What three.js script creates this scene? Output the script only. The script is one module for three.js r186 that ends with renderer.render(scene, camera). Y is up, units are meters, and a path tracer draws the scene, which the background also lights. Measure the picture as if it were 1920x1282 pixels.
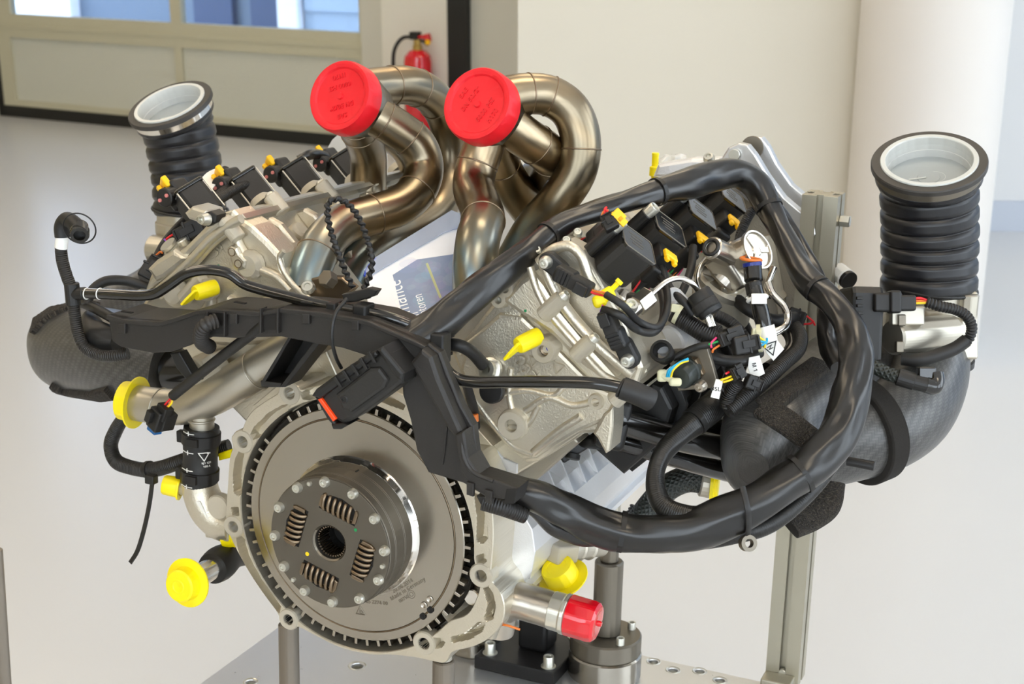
import * as THREE from 'three';
import { mergeGeometries, toCreasedNormals } from 'three/addons/utils/BufferGeometryUtils.js';
import { RoundedBoxGeometry } from 'three/addons/geometries/RoundedBoxGeometry.js';
import { TextGeometry } from 'three/addons/geometries/TextGeometry.js';
import { FontLoader } from 'three/addons/loaders/FontLoader.js';
import { ImprovedNoise } from 'three/addons/math/ImprovedNoise.js';
import { RectAreaLightUniformsLib } from 'three/addons/lights/RectAreaLightUniformsLib.js';

// ---------- camera, sky, lamps, exposure ----------
const V3 = THREE.Vector3, V = (x, y, z) => new V3(x, y, z), rad = (d) => d * Math.PI / 180;
const scene = new THREE.Scene();
const FPX = 2700, PITCH = rad(18), EYE = V(0, 1.45, 0);
const camera = new THREE.PerspectiveCamera(2 * Math.atan(641 / FPX) * 180 / Math.PI, 1920 / 1282, 0.1, 60);
camera.position.copy(EYE); camera.rotation.set(-PITCH, 0, 0);
camera.focus = 1.45; camera.userData.fStop = 11;
scene.add(camera);
scene.background = new THREE.Color(0.82, 0.91, 1.0); scene.backgroundIntensity = 5.0;   // bright overcast sky outside the windows
const renderer = new THREE.WebGLRenderer();
renderer.toneMapping = THREE.LinearToneMapping; renderer.toneMappingExposure = 1.06;
renderer.shadowMap.enabled = true;
RectAreaLightUniformsLib.init();
const LAMPS = [[-2.6, -7.0], [0.6, -7.0], [-2.6, -4.4], [0.6, -4.4], [-2.6, -1.9], [0.6, -1.9], [-2.6, 0.6], [0.6, 0.6]];   // ceiling panels
const LAMP_POWER = 5.2, LAMP_COLOR = 0xffeaca;

// ---------- helpers ----------
let seed = 12345; const rnd = () => (seed = (seed * 16807) % 2147483647) / 2147483647;
const noise = new ImprovedNoise();
const font = await new FontLoader().loadAsync('fonts/droid/droid_sans_bold.typeface.json');
const names = {};
function numbered(n) { const k = names[n] = (names[n] ?? -1) + 1; return k ? n + '_' + String(k).padStart(3, '0') : n; }
// the engine stands slightly tilted and turned; E is its frame: x right, y up, z towards the flywheel end, origin at the flywheel centre
const AZ = -0.419346, EL = 0.060489, EC = V(-0.16127, 0.81674, -1.33976);
const eN = V(Math.sin(AZ) * Math.cos(EL), Math.sin(EL), Math.cos(AZ) * Math.cos(EL)), eU = V(0, 1, 0).cross(eN).normalize(), eV = eN.clone().cross(eU);
const EM = new THREE.Matrix4().makeBasis(eU, eV, eN), EQ = new THREE.Quaternion().setFromRotationMatrix(EM), EMi = EM.clone().transpose();
const cp = Math.cos(PITCH), sp = Math.sin(PITCH);
const ray = (x, y) => { const a = (x - 960) / FPX, b = -(y - 641) / FPX; return V(a, -sp + b * cp, -cp - b * sp); };
const toE = (w) => w.clone().sub(EC).applyMatrix4(EMi), eEye = toE(EYE);
const rE = (x, y) => ray(x, y).applyMatrix4(EMi);
// sighted points in the engine frame: at a distance, or on a plane of the engine
const D = (x, y, d) => eEye.clone().addScaledVector(rE(x, y), d);
const ax = (k) => (x, y, val) => { const r = rE(x, y); return eEye.clone().addScaledVector(r, (val - eEye.getComponent(k)) / r.getComponent(k)); };
const U = ax(0), Y = ax(1), N = ax(2), S2 = Math.SQRT1_2;
const A = (x, y, a, s = 1) => { const r = rE(x, y), nn = V(s * S2, S2, 0); return eEye.clone().addScaledVector(r, (a - eEye.dot(nn)) / r.dot(nn)); };
const Bp = (x, y, b, s = 1) => { const r = rE(x, y), nn = V(s * S2, -S2, 0); return eEye.clone().addScaledVector(r, (b - eEye.dot(nn)) / r.dot(nn)); };
const AB = (a, b, n, s = 1) => V(s * (a + b) * S2, (a - b) * S2, n);
const dA = (s = 1) => V(s * S2, S2, 0), dB = (s = 1) => V(s * S2, -S2, 0), dN = V(0, 0, 1);
const pD = (l) => l.map(([x, y, d]) => D(x, y, d)), pN = (l, n) => l.map((q) => N(q[0], q[1], q[2] ?? n));
const G0 = (x, y, h = 0) => { const r = ray(x, y); return EYE.clone().addScaledVector(r, (h - EYE.y) / r.y); };   // room points on the level h

function clean(g) {
  if (g.index) g = g.toNonIndexed();
  for (const k of Object.keys(g.attributes)) if (!['position', 'normal', 'uv'].includes(k)) g.deleteAttribute(k);
  if (!g.attributes.uv) g.setAttribute('uv', new THREE.BufferAttribute(new Float32Array(g.attributes.position.count * 2), 2));
  if (!g.attributes.normal) g.computeVertexNormals();
  return g;
}
const mg = (...l) => { l = l.flat(9).filter(Boolean); return l.length === 1 ? l[0] : mergeGeometries(l.map(clean)); };
const crease = (g, a = 0.6) => toCreasedNormals(g, a);
function basis(z, xh) { z = z.clone().normalize(); let x = (xh ?? (Math.abs(z.x) < 0.9 ? V(1, 0, 0) : V(0, 1, 0))).clone(); x.addScaledVector(z, -x.dot(z)).normalize(); return new THREE.Matrix4().makeBasis(x, z.clone().cross(x), z); }
const put = (g, o, z = dN, xh) => { const m = basis(z, xh ?? undefined); m.setPosition(o); return g.clone().applyMatrix4(m); };
const lat = (prof, seg = 32, cr = 0.55) => { const g = new THREE.LatheGeometry(prof.map(([r, z]) => new THREE.Vector2(Math.max(r, 0), z)), seg); g.rotateX(Math.PI / 2); return crease(g, cr); };   // turned about +z
const cyl = (r, l, seg = 24, bev = Math.min(r, l) * 0.12) => lat([[0, 0], [r - bev, 0], [r, bev], [r, l - bev], [r - bev, l], [0, l]], seg);
const cylAt = (p, dir, r, l, seg, bev) => put(cyl(r, l, seg, bev), p, dir);
const rod = (a, b, r, seg = 20) => cylAt(a, b.clone().sub(a), r, a.distanceTo(b), seg);
const box = (w, h, d, r = Math.min(w, h, d) * 0.15) => new RoundedBoxGeometry(w, h, d, 2, r);
const boxAt = (c, w, h, d, z = dN, xh, r) => put(box(w, h, d, r), c, z, xh);
const ringAt = (p, dir, R, r, seg = 32) => put(new THREE.TorusGeometry(R, r, 8, seg), p, dir);
function curve(pts, n) { const c = new THREE.CatmullRomCurve3(pts, false, 'centripetal'); return c.getSpacedPoints(n ?? Math.max(12, pts.length * 8)); }
// a swept skin: pts are dense; radius(t, theta, s) in metres; UV in metres
function sweep(pts, radius, { seg = 20, caps = true, shape, flat } = {}) {
  const n = pts.length, R = typeof radius === 'function' ? radius : () => radius;
  const T = pts.map((p, i) => pts[Math.min(i + 1, n - 1)].clone().sub(pts[Math.max(i - 1, 0)]).normalize());
  let x = flat ? flat.clone() : Math.abs(T[0].y) < 0.9 ? V(0, 1, 0) : V(1, 0, 0); x.addScaledVector(T[0], -x.dot(T[0])).normalize();
  const pos = [], uv = [], idx = []; let s = 0;
  for (let i = 0; i < n; i++) {
    if (i) s += pts[i].distanceTo(pts[i - 1]);
    if (flat) x = flat.clone();
    x.addScaledVector(T[i], -x.dot(T[i])).normalize(); const y = T[i].clone().cross(x), t = i / (n - 1);
    for (let j = 0; j <= seg; j++) {
      const th = j / seg * Math.PI * 2, r = R(t, th, s); let c = Math.cos(th), q = Math.sin(th);
      if (shape) [c, q] = shape(th, t);
      pos.push(pts[i].x + r * (c * x.x + q * y.x), pts[i].y + r * (c * x.y + q * y.y), pts[i].z + r * (c * x.z + q * y.z)); uv.push(s, th * r);
      if (i && j < seg) { const a = (i - 1) * (seg + 1) + j, b = a + seg + 1; idx.push(a, a + 1, b, b, a + 1, b + 1); }
    }
  }
  if (caps) for (const e of [0, n - 1]) {
    const c = pos.length / 3; pos.push(pts[e].x, pts[e].y, pts[e].z); uv.push(0, 0); const b = pos.length / 3;
    for (let j = 0; j <= seg; j++) { const k = (e * (seg + 1) + j) * 3; pos.push(pos[k], pos[k + 1], pos[k + 2]); uv.push(pos[k], pos[k + 1]); }
    for (let j = 0; j < seg; j++) e ? idx.push(c, b + j, b + j + 1) : idx.push(c, b + j + 1, b + j);
  }
  const g = new THREE.BufferGeometry(); g.setAttribute('position', new THREE.Float32BufferAttribute(pos, 3)); g.setAttribute('uv', new THREE.Float32BufferAttribute(uv, 2)); g.setIndex(idx);
  g.computeVertexNormals();
  const nn = g.attributes.normal;   // close the seam
  for (let i = 0; i < n; i++) { const a = i * (seg + 1), b = a + seg, v = V(nn.getX(a) + nn.getX(b), nn.getY(a) + nn.getY(b), nn.getZ(a) + nn.getZ(b)).normalize(); nn.setXYZ(a, v.x, v.y, v.z); nn.setXYZ(b, v.x, v.y, v.z); }
  return g;
}
const tube = (pts, r, o = {}) => sweep(curve(pts, o.n), r, o);
const superE = (e, fx = 1, fy = 1) => (th) => { const c = Math.cos(th), s = Math.sin(th); return [fx * Math.sign(c) * Math.abs(c) ** (2 / e), fy * Math.sign(s) * Math.abs(s) ** (2 / e)]; };
const ribs = (r, pitch, depth, sharp = 1) => (t, th, s) => r + depth * (Math.pow(Math.abs(Math.sin(Math.PI * s / pitch)), sharp) - 0.5) * 2 * 0.5;
// a wrinkled, taped or shrink-wrapped bundle
const wrap = (r, amp = 0.12, tw = 9, o = 0, lump = 30) => (t, th, s) => (typeof r === 'function' ? r(t) : r) * (1 + amp * (0.6 * noise.noise(s * lump + o, Math.cos(th + s * tw) * 1.1, Math.sin(th + s * tw) * 1.1 + o) + 0.5 * noise.noise(s * lump * 0.35 + o * 3, Math.cos(th - s * tw * 1.6) * 1.6 + 5, Math.sin(th - s * tw * 1.6) * 1.6)));
function shapeOf(pts, smooth) { const s = new THREE.Shape(); const q = smooth ? new THREE.SplineCurve([...pts, pts[0]].map((p) => new THREE.Vector2(p.x, p.y))).getPoints(pts.length * 5) : pts; q.forEach((p, i) => i ? s.lineTo(p.x, p.y) : s.moveTo(p.x, p.y)); return s; }
const path2 = (pts, smooth) => { const s = shapeOf(pts, smooth), p = new THREE.Path(); p.setFromPoints(s.getPoints(1)); return p; };
// an outline of E points (x, y used) extruded from z1 back to z0
function slab(pts, z0, z1, { bev = 0.0015, smooth = false, holes = [] } = {}) {
  const sh = Array.isArray(pts) ? shapeOf(pts, smooth) : pts; for (const h of holes) sh.holes.push(Array.isArray(h) ? path2(h, true) : h);
  const g = new THREE.ExtrudeGeometry(sh, { depth: Math.max(1e-4, z1 - z0 - 2 * bev), bevelEnabled: bev > 0, bevelSize: bev, bevelOffset: -bev, bevelThickness: bev, bevelSegments: 2, curveSegments: 24 });
  g.translate(0, 0, z0 + bev); return g;
}
const circ = (x, y, r, n = 20) => { const p = new THREE.Path(); p.absarc(x, y, r, 0, Math.PI * 2); return p; };
// raised lettering, its baseline starting (or centred) at o, along X with Y up
function letters(txt, o, X, Yd, h, t, centre) { const g = new TextGeometry(txt, { font, size: h, depth: t, curveSegments: 3, bevelEnabled: false }); g.computeBoundingBox(); if (centre) g.translate(-(g.boundingBox.min.x + g.boundingBox.max.x) / 2, -h / 2, 0); const x = X.clone().normalize(), z = x.clone().cross(Yd).normalize(), m = new THREE.Matrix4().makeBasis(x, z.clone().cross(x), z); m.setPosition(o); return g.applyMatrix4(m); }
// a slab in a plane of its own: 2D points [x, y] on axes X, Y at o, thickness t along X x Y
function slabOn(o, X, Yd, pts, t, opt = {}) { const g = slab(pts.map(([x, y]) => ({ x, y })), 0, t, { bev: 0.001, ...opt }); const z = X.clone().cross(Yd).normalize(); const m = new THREE.Matrix4().makeBasis(X.clone().normalize(), z.clone().cross(X).normalize(), z); m.setPosition(o); return g.applyMatrix4(m); }
const hexPts = (r, n = 6) => Array.from({ length: n }, (_, i) => [r * Math.cos(i / n * Math.PI * 2), r * Math.sin(i / n * Math.PI * 2)]);

// ---------- things, parts, structure ----------
const things = [];
function mesh(name, geo, mat) { const m = new THREE.Mesh(geo, mat); m.name = name; m.castShadow = m.receiveShadow = true; return m; }
function tag(o, label, category, group) { o.userData.label = label; o.userData.category = category; if (group) o.userData.group = group; return o; }
function T(name, label, category, group) { const g = new THREE.Group(); g.name = numbered(name); tag(g, label, category, group); scene.add(g); things.push(g); return g; }
function part(t, name, geo, mat, label) { const m = mesh(name, Array.isArray(geo) ? mg(geo) : geo, mat); t.add(m); if (label) m.userData.label = label; return m; }
function one(name, label, category, geo, mat, group) { const m = mesh(numbered(name), Array.isArray(geo) ? mg(geo) : geo, mat); tag(m, label, category, group); scene.add(m); things.push(m); return m; }
function settle() {   // every thing gets its own base point: geometry stays put, the origin moves under it
  const b = new THREE.Box3();
  for (const t of things) {
    if (t.userData.room) continue;
    t.updateMatrixWorld(true); b.setFromObject(t); const o = V((b.min.x + b.max.x) / 2, b.min.y, (b.min.z + b.max.z) / 2);
    if (t.isMesh) t.geometry.translate(-o.x, -o.y, -o.z); else t.children.forEach((c) => c.position.sub(o));
    t.position.copy(o).applyQuaternion(EQ).add(EC); t.quaternion.copy(EQ);
  }
}
function struct(name, geo, mat, parent) { const m = mesh(parent ? name : numbered(name), Array.isArray(geo) ? mg(geo) : geo, mat); if (!parent) m.userData.kind = 'structure'; (parent ?? scene).add(m); return m; }

// ---------- materials ----------
function tex(w, h, f, srgb, rep) {   // f(x, y) -> [r, g, b] or grey 0..1
  const d = new Uint8Array(w * h * 4);
  for (let y = 0; y < h; y++) for (let x = 0; x < w; x++) { const c = f(x / w, y / h), k = (y * w + x) * 4; for (let i = 0; i < 3; i++) d[k + i] = 255 * Math.min(1, Math.max(0, Array.isArray(c) ? c[i] : c)); d[k + 3] = 255; }
  const t = new THREE.DataTexture(d, w, h); t.wrapS = t.wrapT = THREE.RepeatWrapping; t.magFilter = THREE.LinearFilter; t.minFilter = THREE.LinearMipmapLinearFilter; t.generateMipmaps = true;
  if (srgb) t.colorSpace = THREE.SRGBColorSpace; if (rep) t.repeat.set(rep[0], rep[1]); t.needsUpdate = true; return t;
}
const tn = (x, y, f, o = 0) => noise.noise(Math.cos(x * 2 * Math.PI) * f / 6.28 + o, Math.sin(x * 2 * Math.PI) * f / 6.28 + Math.cos(y * 2 * Math.PI) * f / 6.28, Math.sin(y * 2 * Math.PI) * f / 6.28 - o);
const castT = tex(256, 256, (x, y) => 0.5 + 0.25 * tn(x, y, 60, 3) + 0.35 * (rnd() - 0.5), false, [9, 9]);
const castR = tex(256, 256, (x, y) => 0.88 + 0.08 * tn(x, y, 9, 7) + 0.05 * tn(x, y, 30, 2), false, [6, 6]);
const M = (o) => new THREE.MeshPhysicalMaterial(o);
const col = (r, g, b) => new THREE.Color().setRGB(r, g, b);
const mat = {
  cast: M({ color: 0xd3cbb9, metalness: 0.8, roughness: 0.4, roughnessMap: castR, bumpMap: castT, bumpScale: 0.0004 }),
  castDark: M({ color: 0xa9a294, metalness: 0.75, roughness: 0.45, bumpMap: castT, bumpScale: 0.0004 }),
  castWhite: M({ color: 0xe9e9ea, metalness: 0.6, roughness: 0.38, bumpMap: castT, bumpScale: 0.0003 }),
  pocket: M({ color: 0xb3ab96, metalness: 0.6, roughness: 0.5, bumpMap: castT, bumpScale: 0.0004 }),
  alu: M({ color: 0xdcdcdc, metalness: 0.9, roughness: 0.3 }),
  aluSoft: M({ color: 0xbcb6a8, metalness: 0.88, roughness: 0.38 }),
  extrusion: M({ color: 0xb0aa98, metalness: 0.8, roughness: 0.4 }),
  steel: M({ color: 0xb9b2a6, metalness: 1, roughness: 0.28 }),
  bright: M({ color: 0xe6e2da, metalness: 1, roughness: 0.15 }),
  zinc: M({ color: 0xd5d3c8, metalness: 0.85, roughness: 0.32 }),
  darkSteel: M({ color: 0x7d766a, metalness: 0.9, roughness: 0.42 }),
  drum: M({ color: 0x6d675d, metalness: 0.85, roughness: 0.45 }),
  bronze: M({ color: 0x8a7a66, metalness: 1, roughness: 0.35 }),
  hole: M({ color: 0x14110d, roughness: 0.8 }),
  leg: M({ color: 0x857c70, metalness: 0.7, roughness: 0.45 }),
  black: M({ color: 0x161514, roughness: 0.48 }),
  blackPl: M({ color: 0x211f1c, roughness: 0.55, bumpMap: castT, bumpScale: 0.0002 }),
  blackTray: M({ color: 0x24211e, roughness: 0.5, bumpMap: castT, bumpScale: 0.0002 }),
  gloss: M({ color: 0x141311, roughness: 0.18, clearcoat: 0.6, clearcoatRoughness: 0.1 }),
  rubber: M({ color: 0x191817, roughness: 0.5 }),
  bellow: M({ color: 0x17171a, roughness: 0.36, sheen: 0.2 }),
  rubberRim: M({ color: 0x35322e, roughness: 0.55 }),
  red: M({ color: 0xe60f20, roughness: 0.42, sheen: 0.3, sheenColor: new THREE.Color(0xff5555), bumpMap: castT, bumpScale: 0.0001 }),
  redDeep: M({ color: 0xda0e1e, roughness: 0.4 }),
  redGloss: M({ color: 0xd90a1e, roughness: 0.16, clearcoat: 0.7 }),
  yellow: M({ color: 0xffe800, roughness: 0.42 }),
  clip: M({ color: 0xffc400, roughness: 0.4 }),
  orange: M({ color: 0xff4a10, roughness: 0.4 }),
  white: M({ color: 0xeeece6, roughness: 0.5 }),
  cream: M({ color: 0xd6d3b0, roughness: 0.5 }),
  cap: M({ color: 0xe4e6e2, roughness: 0.3, transmission: 0.35, thickness: 0 }),
  capDisc: M({ color: 0xbcc2c2, roughness: 0.25, transmission: 0.3, thickness: 0 }),
  foam: M({ color: 0xffffff, roughness: 0.98, bumpMap: tex(128, 128, () => rnd() > 0.55 ? 1 : 0.1, false, [14, 14]), bumpScale: 0.002, map: tex(128, 128, () => { const k = 0.13 + 0.3 * rnd() * rnd(); return [k, k * 0.9, k * 0.78]; }, true, [14, 14]) }),
  wireRed: M({ color: 0xd8232a, roughness: 0.4 }), wireGreen: M({ color: 0x1d9a4a, roughness: 0.4 }), wireBlue: M({ color: 0x1d9fc9, roughness: 0.4 }), wireYellow: M({ color: 0xf0d020, roughness: 0.4 }), wireSeal: M({ color: 0xd4807a, roughness: 0.5 }), wirePink: M({ color: 0xe0407a, roughness: 0.4 }), wireOrange: M({ color: 0xd9742a, roughness: 0.4 }), wirePurple: M({ color: 0x8a4fb0, roughness: 0.4 }),
};
// shrink-wrapped harness skin: fine woven rings
mat.loom = M({ color: 0x191816, roughness: 0.36, bumpMap: tex(64, 64, (x, y) => 0.5 + 0.5 * Math.sin(x * 2 * Math.PI * 8), false, [60, 60]), bumpScale: 0.00012 });
mat.shrink = M({ color: 0x141312, roughness: 0.3, clearcoat: 0.3, clearcoatRoughness: 0.3 });
mat.ribbed = M({ color: 0x1d1b19, roughness: 0.42, bumpMap: tex(64, 8, (x) => 0.5 + 0.5 * Math.sin(x * 2 * Math.PI * 4), false, [110, 1]), bumpScale: 0.0006 });
mat.braid = M({ color: 0x262b27, roughness: 0.45, bumpMap: tex(64, 64, (x, y) => Math.max(Math.sin((x + y) * 2 * Math.PI * 4), Math.sin((x - y) * 2 * Math.PI * 4)) * 0.5 + 0.5, false, [40, 40]), bumpScale: 0.0012 });
mat.carbon = M({ roughness: 0.42, clearcoat: 0.35, clearcoatRoughness: 0.35, roughnessMap: castR, color: 0xffffff,
  map: tex(256, 256, (x, y) => { const i = Math.floor(x * 32), j = Math.floor(y * 32), o = (i + Math.floor(j / 1)) % 4 < 2 ? 1 : 0, k = 0.0 + (o ? 0.15 + 0.07 * Math.sin((x * 32 % 1) * Math.PI) : 0.2 + 0.07 * Math.sin((y * 32 % 1) * Math.PI)) + 0.07 * Math.max(0, tn(x, y, 9, 4)) + 0.05 * rnd() * (tn(x, y, 12, 1) > 0.15 ? 1 : 0.3); return [k, k * 0.985, k * 0.96]; }, true, [11, 11]),
  bumpMap: castT, bumpScale: 0.0002 });
mat.brushed = M({ color: 0xb3aca0, metalness: 1, roughness: 0.27, roughnessMap: castR, anisotropy: 0.5 });

// ---------- the room ----------
const wallM = M({ color: 0xe9e5d8, roughness: 0.7 }), creamM = M({ color: 0xcfc9ba, roughness: 0.6 }), whiteM = M({ color: 0xf3efec, roughness: 0.55 }), greyM = M({ color: 0xd0cdbf, roughness: 0.6 }), frameM = M({ color: 0xcac6ae, roughness: 0.45, metalness: 0.2 }), blackM = M({ color: 0x1b1b18, roughness: 0.7 });
const floorM = M({ color: 0xc9cacb, roughness: 0.28 });
const wbox = (x0, x1, y0, y1, z0, z1) => { const g = new THREE.BoxGeometry(x1 - x0, y1 - y0, z1 - z0); g.translate((x0 + x1) / 2, (y0 + y1) / 2, (z0 + z1) / 2); return g; };
const XL = -6, XR = 3.6, ZF = 3.4, CE = 3.7;
{ const g = new THREE.BoxGeometry(24, 0.2, 30); g.translate(0, -0.1, -6); const p = g.attributes.position, u = g.attributes.uv; for (let i = 0; i < p.count; i++) u.setXY(i, p.getX(i), p.getZ(i)); struct('floor', g, floorM); }
struct('ceiling', wbox(-7, 5, CE, CE + 0.2, -11.5, ZF + 0.2), whiteM);
struct('wall_left', wbox(XL - 0.2, XL, 0, CE, -11.5, ZF), M({ color: 0xd9cba8, roughness: 0.7 }));
struct('wall_front', [wbox(XL, XR, 0, 0.7, ZF, ZF + 0.2), wbox(XL, XR, 3.3, CE, ZF, ZF + 0.2), ...[-6, -3.7, -1.3, 1.1, 3.4].map((x) => wbox(x, x + 0.2, 0.7, 3.3, ZF, ZF + 0.2))], wallM);
struct('wall_front', wbox(-5.8, -3.7, 0.7, 3.3, ZF, ZF + 0.2), wallM);
for (let i = 1; i < 4; i++) { const a = [-5.8, -3.5, -1.1, 1.3][i], b = [-3.7, -1.3, 1.1, 3.4][i]; const w = struct('window_' + (i + 5), [wbox(a, b, 0.7, 0.76, ZF + 0.05, ZF + 0.1), wbox(a, b, 3.24, 3.3, ZF + 0.05, ZF + 0.1), wbox(a, a + 0.06, 0.7, 3.3, ZF + 0.05, ZF + 0.1), wbox(b - 0.06, b, 0.7, 3.3, ZF + 0.05, ZF + 0.1)], M({ color: 0xcac6ae, roughness: 0.45 })); struct('pane', wbox(a + 0.06, b - 0.06, 0.76, 3.24, ZF + 0.07, ZF + 0.075), M({ color: 0xffffff, transmission: 1, roughness: 0, thickness: 0, ior: 1.5 }), w); }
// right wall: glazed bays between piers
{
  const r = 0.1, zs = [-5.9, -3.7, -1.5, 0.7, 2.9];
  struct('wall_right', [wbox(XR, XR + r, 0, 0.12, -6.3, ZF), wbox(XR, XR + r, 3.2, CE, -6.3, ZF), ...zs.map((z) => wbox(XR, XR + 0.2, 0, CE, z - 0.12, z + 0.12)), wbox(XR, XR + r, 0, CE, 2.9, ZF), wbox(XR, XR + r, 0, CE, -6.3, -5.9)], whiteM);
  const glass = M({ color: 0xffffff, transmission: 1, roughness: 0, thickness: 0, ior: 1.5 });
  for (let i = 0; i < 4; i++) {
    const a = zs[i] + 0.12, b = zs[i + 1] - 0.12, x0 = XR + 0.02, x1 = XR + 0.08;
    const w = struct('window_' + (i + 1), [wbox(x0, x1, 0.12, 0.18, a, b), wbox(x0, x1, 3.14, 3.2, a, b), wbox(x0, x1, 0.12, 3.2, a, a + 0.06), wbox(x0, x1, 0.12, 3.2, b - 0.06, b), wbox(x0, x1, 1.1, 1.15, a, b)], frameM);
    struct('pane', wbox(XR + 0.045, XR + 0.05, 0.18, 1.1, a + 0.06, b - 0.06), glass, w); struct('pane', wbox(XR + 0.045, XR + 0.05, 1.15, 3.14, a + 0.06, b - 0.06), glass, w);
  }
}
// back wall plane with the sectional door
const dO = G0(20, 215), dX = G0(614, 270.5).sub(dO).setY(0).normalize(), dNn = V(-dX.z, 0, dX.x).multiplyScalar(-1);   // along the wall, towards the room
if (dNn.z < 0) dNn.negate();
const onW = (x, y, off = 0) => { const r = ray(x, y), o = dO.clone().addScaledVector(dNn, off), t = o.sub(EYE).dot(dNn) / r.dot(dNn), p = EYE.clone().addScaledVector(r, t).sub(dO); return [p.dot(dX), p.y]; };
const wl = (s0, s1, h0, h1, n0, n1, bev) => { const g = bev ? box(s1 - s0, h1 - h0, n1 - n0, bev) : new THREE.BoxGeometry(s1 - s0, h1 - h0, n1 - n0); g.translate((s0 + s1) / 2, (h0 + h1) / 2, (n0 + n1) / 2); const m = new THREE.Matrix4().makeBasis(dX, V(0, 1, 0), dNn); m.setPosition(dO.x, 0, dO.z); return g.applyMatrix4(m); };
{
  const s = (x, y) => onW(x, y)[0], h = (x, y) => onW(x, y)[1];
  const sL = s(20, 200), sM0 = s(337, 100), sM1 = s(351, 100), sR = s(696, 200), top = 3.0;
  const h0 = h(340, 212), hp = h(345, 88), hg = h(345, 42), hr = h(345, 65);
  const d = struct('door_1', [wl(sL, sR, 0.06, h0, 0, 0.05), wl(sL, sR, hp, hg, 0, 0.05), wl(sL, sR, hr - 0.012, hr + 0.012, 0.05, 0.058), wl(sL, sL + 0.1, h0, hp, 0, 0.05), wl(sR - 0.03, sR, h0, hp, 0, 0.05), wl(sM0, sM1, h0, hp, 0, 0.05),
    wl(sL, sL + 0.13, hg, top, 0, 0.05), wl(sM0 - 0.01, sM1 + 0.01, hg, top, 0, 0.05), wl(sR - 0.03, sR, hg, top, 0, 0.05), wl(sL, sR, top - 0.1, top, 0, 0.05)], frameM);
  const panelM = M({ color: 0xd2d2c4, roughness: 0.55, bumpMap: tex(256, 256, (x, y) => 0.5 + 0.4 * tn(x, y, 40) + 0.3 * tn(x, y, 90, 2), false, [2.2, 2.2]), bumpScale: 0.004 });
  struct('panel', wl(sL + 0.1, sM0, h0, hp, 0.01, 0.03), panelM, d); struct('panel', wl(sM1, sR - 0.03, h0, hp, 0.01, 0.03), panelM, d);
  const paneM = M({ color: 0xf0f6ff, transmission: 1, roughness: 0, thickness: 0, ior: 1.5 });
  struct('pane', wl(sL + 0.13, sM0 - 0.01, hg, top - 0.1, 0.02, 0.03), paneM, d); struct('pane', wl(sM1 + 0.01, sR - 0.03, hg, top - 0.1, 0.02, 0.03), paneM, d);
  struct('seal', [wl(sL - 0.04, sR + 0.02, 0, 0.07, -0.02, 0.055), wl(sL - 0.05, sL, 0, top, -0.02, 0.055)], blackM, d);
  // wall pieces right of the door
  const s1 = s(735, 100), s2 = s(858, 100), s3 = s(893, 100);
  struct('wall_back', [wl(sR, s1, 0, CE, -0.05, 0.08), wl(sL - 0.1, s2, top, CE, -0.05, 0.08), wl(sL - 3.4, sL - 0.045, 0, CE, -0.05, 0.1)], greyM);
  struct('trim_1', wl(s1, s2, 0, CE, -0.05, 0.1), wallM);
  struct('dark_strip_2', wl(s2, s3, 0, CE, -0.05, 0.11), blackM);  // near-black strip between the pale and the grey wall pieces
  struct('trim_3', wl(s3, s3 + 1.6, 0, CE, -0.05, 0.06), greyM);
  // fire extinguisher on the pale wall strip
  const q = (x, y) => { const [a, b] = onW(x, y, 0.2); return V(a, b, 0.2); }, pc = q(783, 97), R = 0.073;
  const m4 = new THREE.Matrix4().makeBasis(dX, V(0, 1, 0), dNn); m4.setPosition(dO.x, 0, dO.z); const wz = (g) => g.applyMatrix4(m4);
  const ex = T('fire_extinguisher', 'red fire extinguisher with black hose on the pale wall strip', 'fire extinguisher'); ex.userData.room = true;
  const body = lat([[0, -0.45], [R * 0.9, -0.45], [R, -0.43], [R, -0.05], [R * 0.92, -0.02], [R * 0.6, 0.005], [0.02, 0.012], [0, 0.012]], 28); body.rotateX(-Math.PI / 2); body.translate(pc.x, pc.y, 0.2);
  part(ex, 'cylinder', wz(body), mat.redGloss);
  const nk = lat([[0, 0], [0.026, 0], [0.026, 0.02], [0.02, 0.025], [0.02, 0.055], [0, 0.055]], 20); nk.rotateX(-Math.PI / 2); nk.translate(pc.x, pc.y + 0.01, 0.2); part(ex, 'brass_neck', wz(nk), M({ color: 0xb89a55, metalness: 0.7, roughness: 0.35 }));
  part(ex, 'valve', wz(boxAt(V(pc.x - 0.012, pc.y + 0.082, 0.2), 0.05, 0.04, 0.05)), mat.black);
  part(ex, 'handle', wz(slabOn(V(pc.x + 0.012, pc.y + 0.082, 0.185), V(1, 0, 0), V(0, 1, 0), [[0, 0], [0.055, 0.014], [0.066, -0.012], [0.062, -0.03], [0.03, -0.012], [0, -0.012]], 0.03)), mat.redGloss);
  part(ex, 'trigger', wz(slabOn(V(pc.x + 0.0, pc.y + 0.06, 0.188), V(1, 0, 0), V(0, 1, 0), [[0, 0], [0.03, 0.006], [0.062, -0.02], [0.06, -0.028], [0.026, -0.006], [0, -0.01]], 0.02)), mat.black);
  const gg = cyl(0.014, 0.012, 16); gg.translate(pc.x + 0.068, pc.y + 0.052, 0.205); part(ex, 'gauge', wz(gg), mat.clip);
  const hose = tube([V(pc.x - 0.03, pc.y + 0.075, 0.2), V(pc.x - 0.09, pc.y + 0.065, 0.2), V(pc.x - 0.14, pc.y - 0.0, 0.2), V(pc.x - 0.145, pc.y - 0.16, 0.2), V(pc.x - 0.13, pc.y - 0.3, 0.2)], 0.01); part(ex, 'hose', wz(hose), mat.black);
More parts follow.
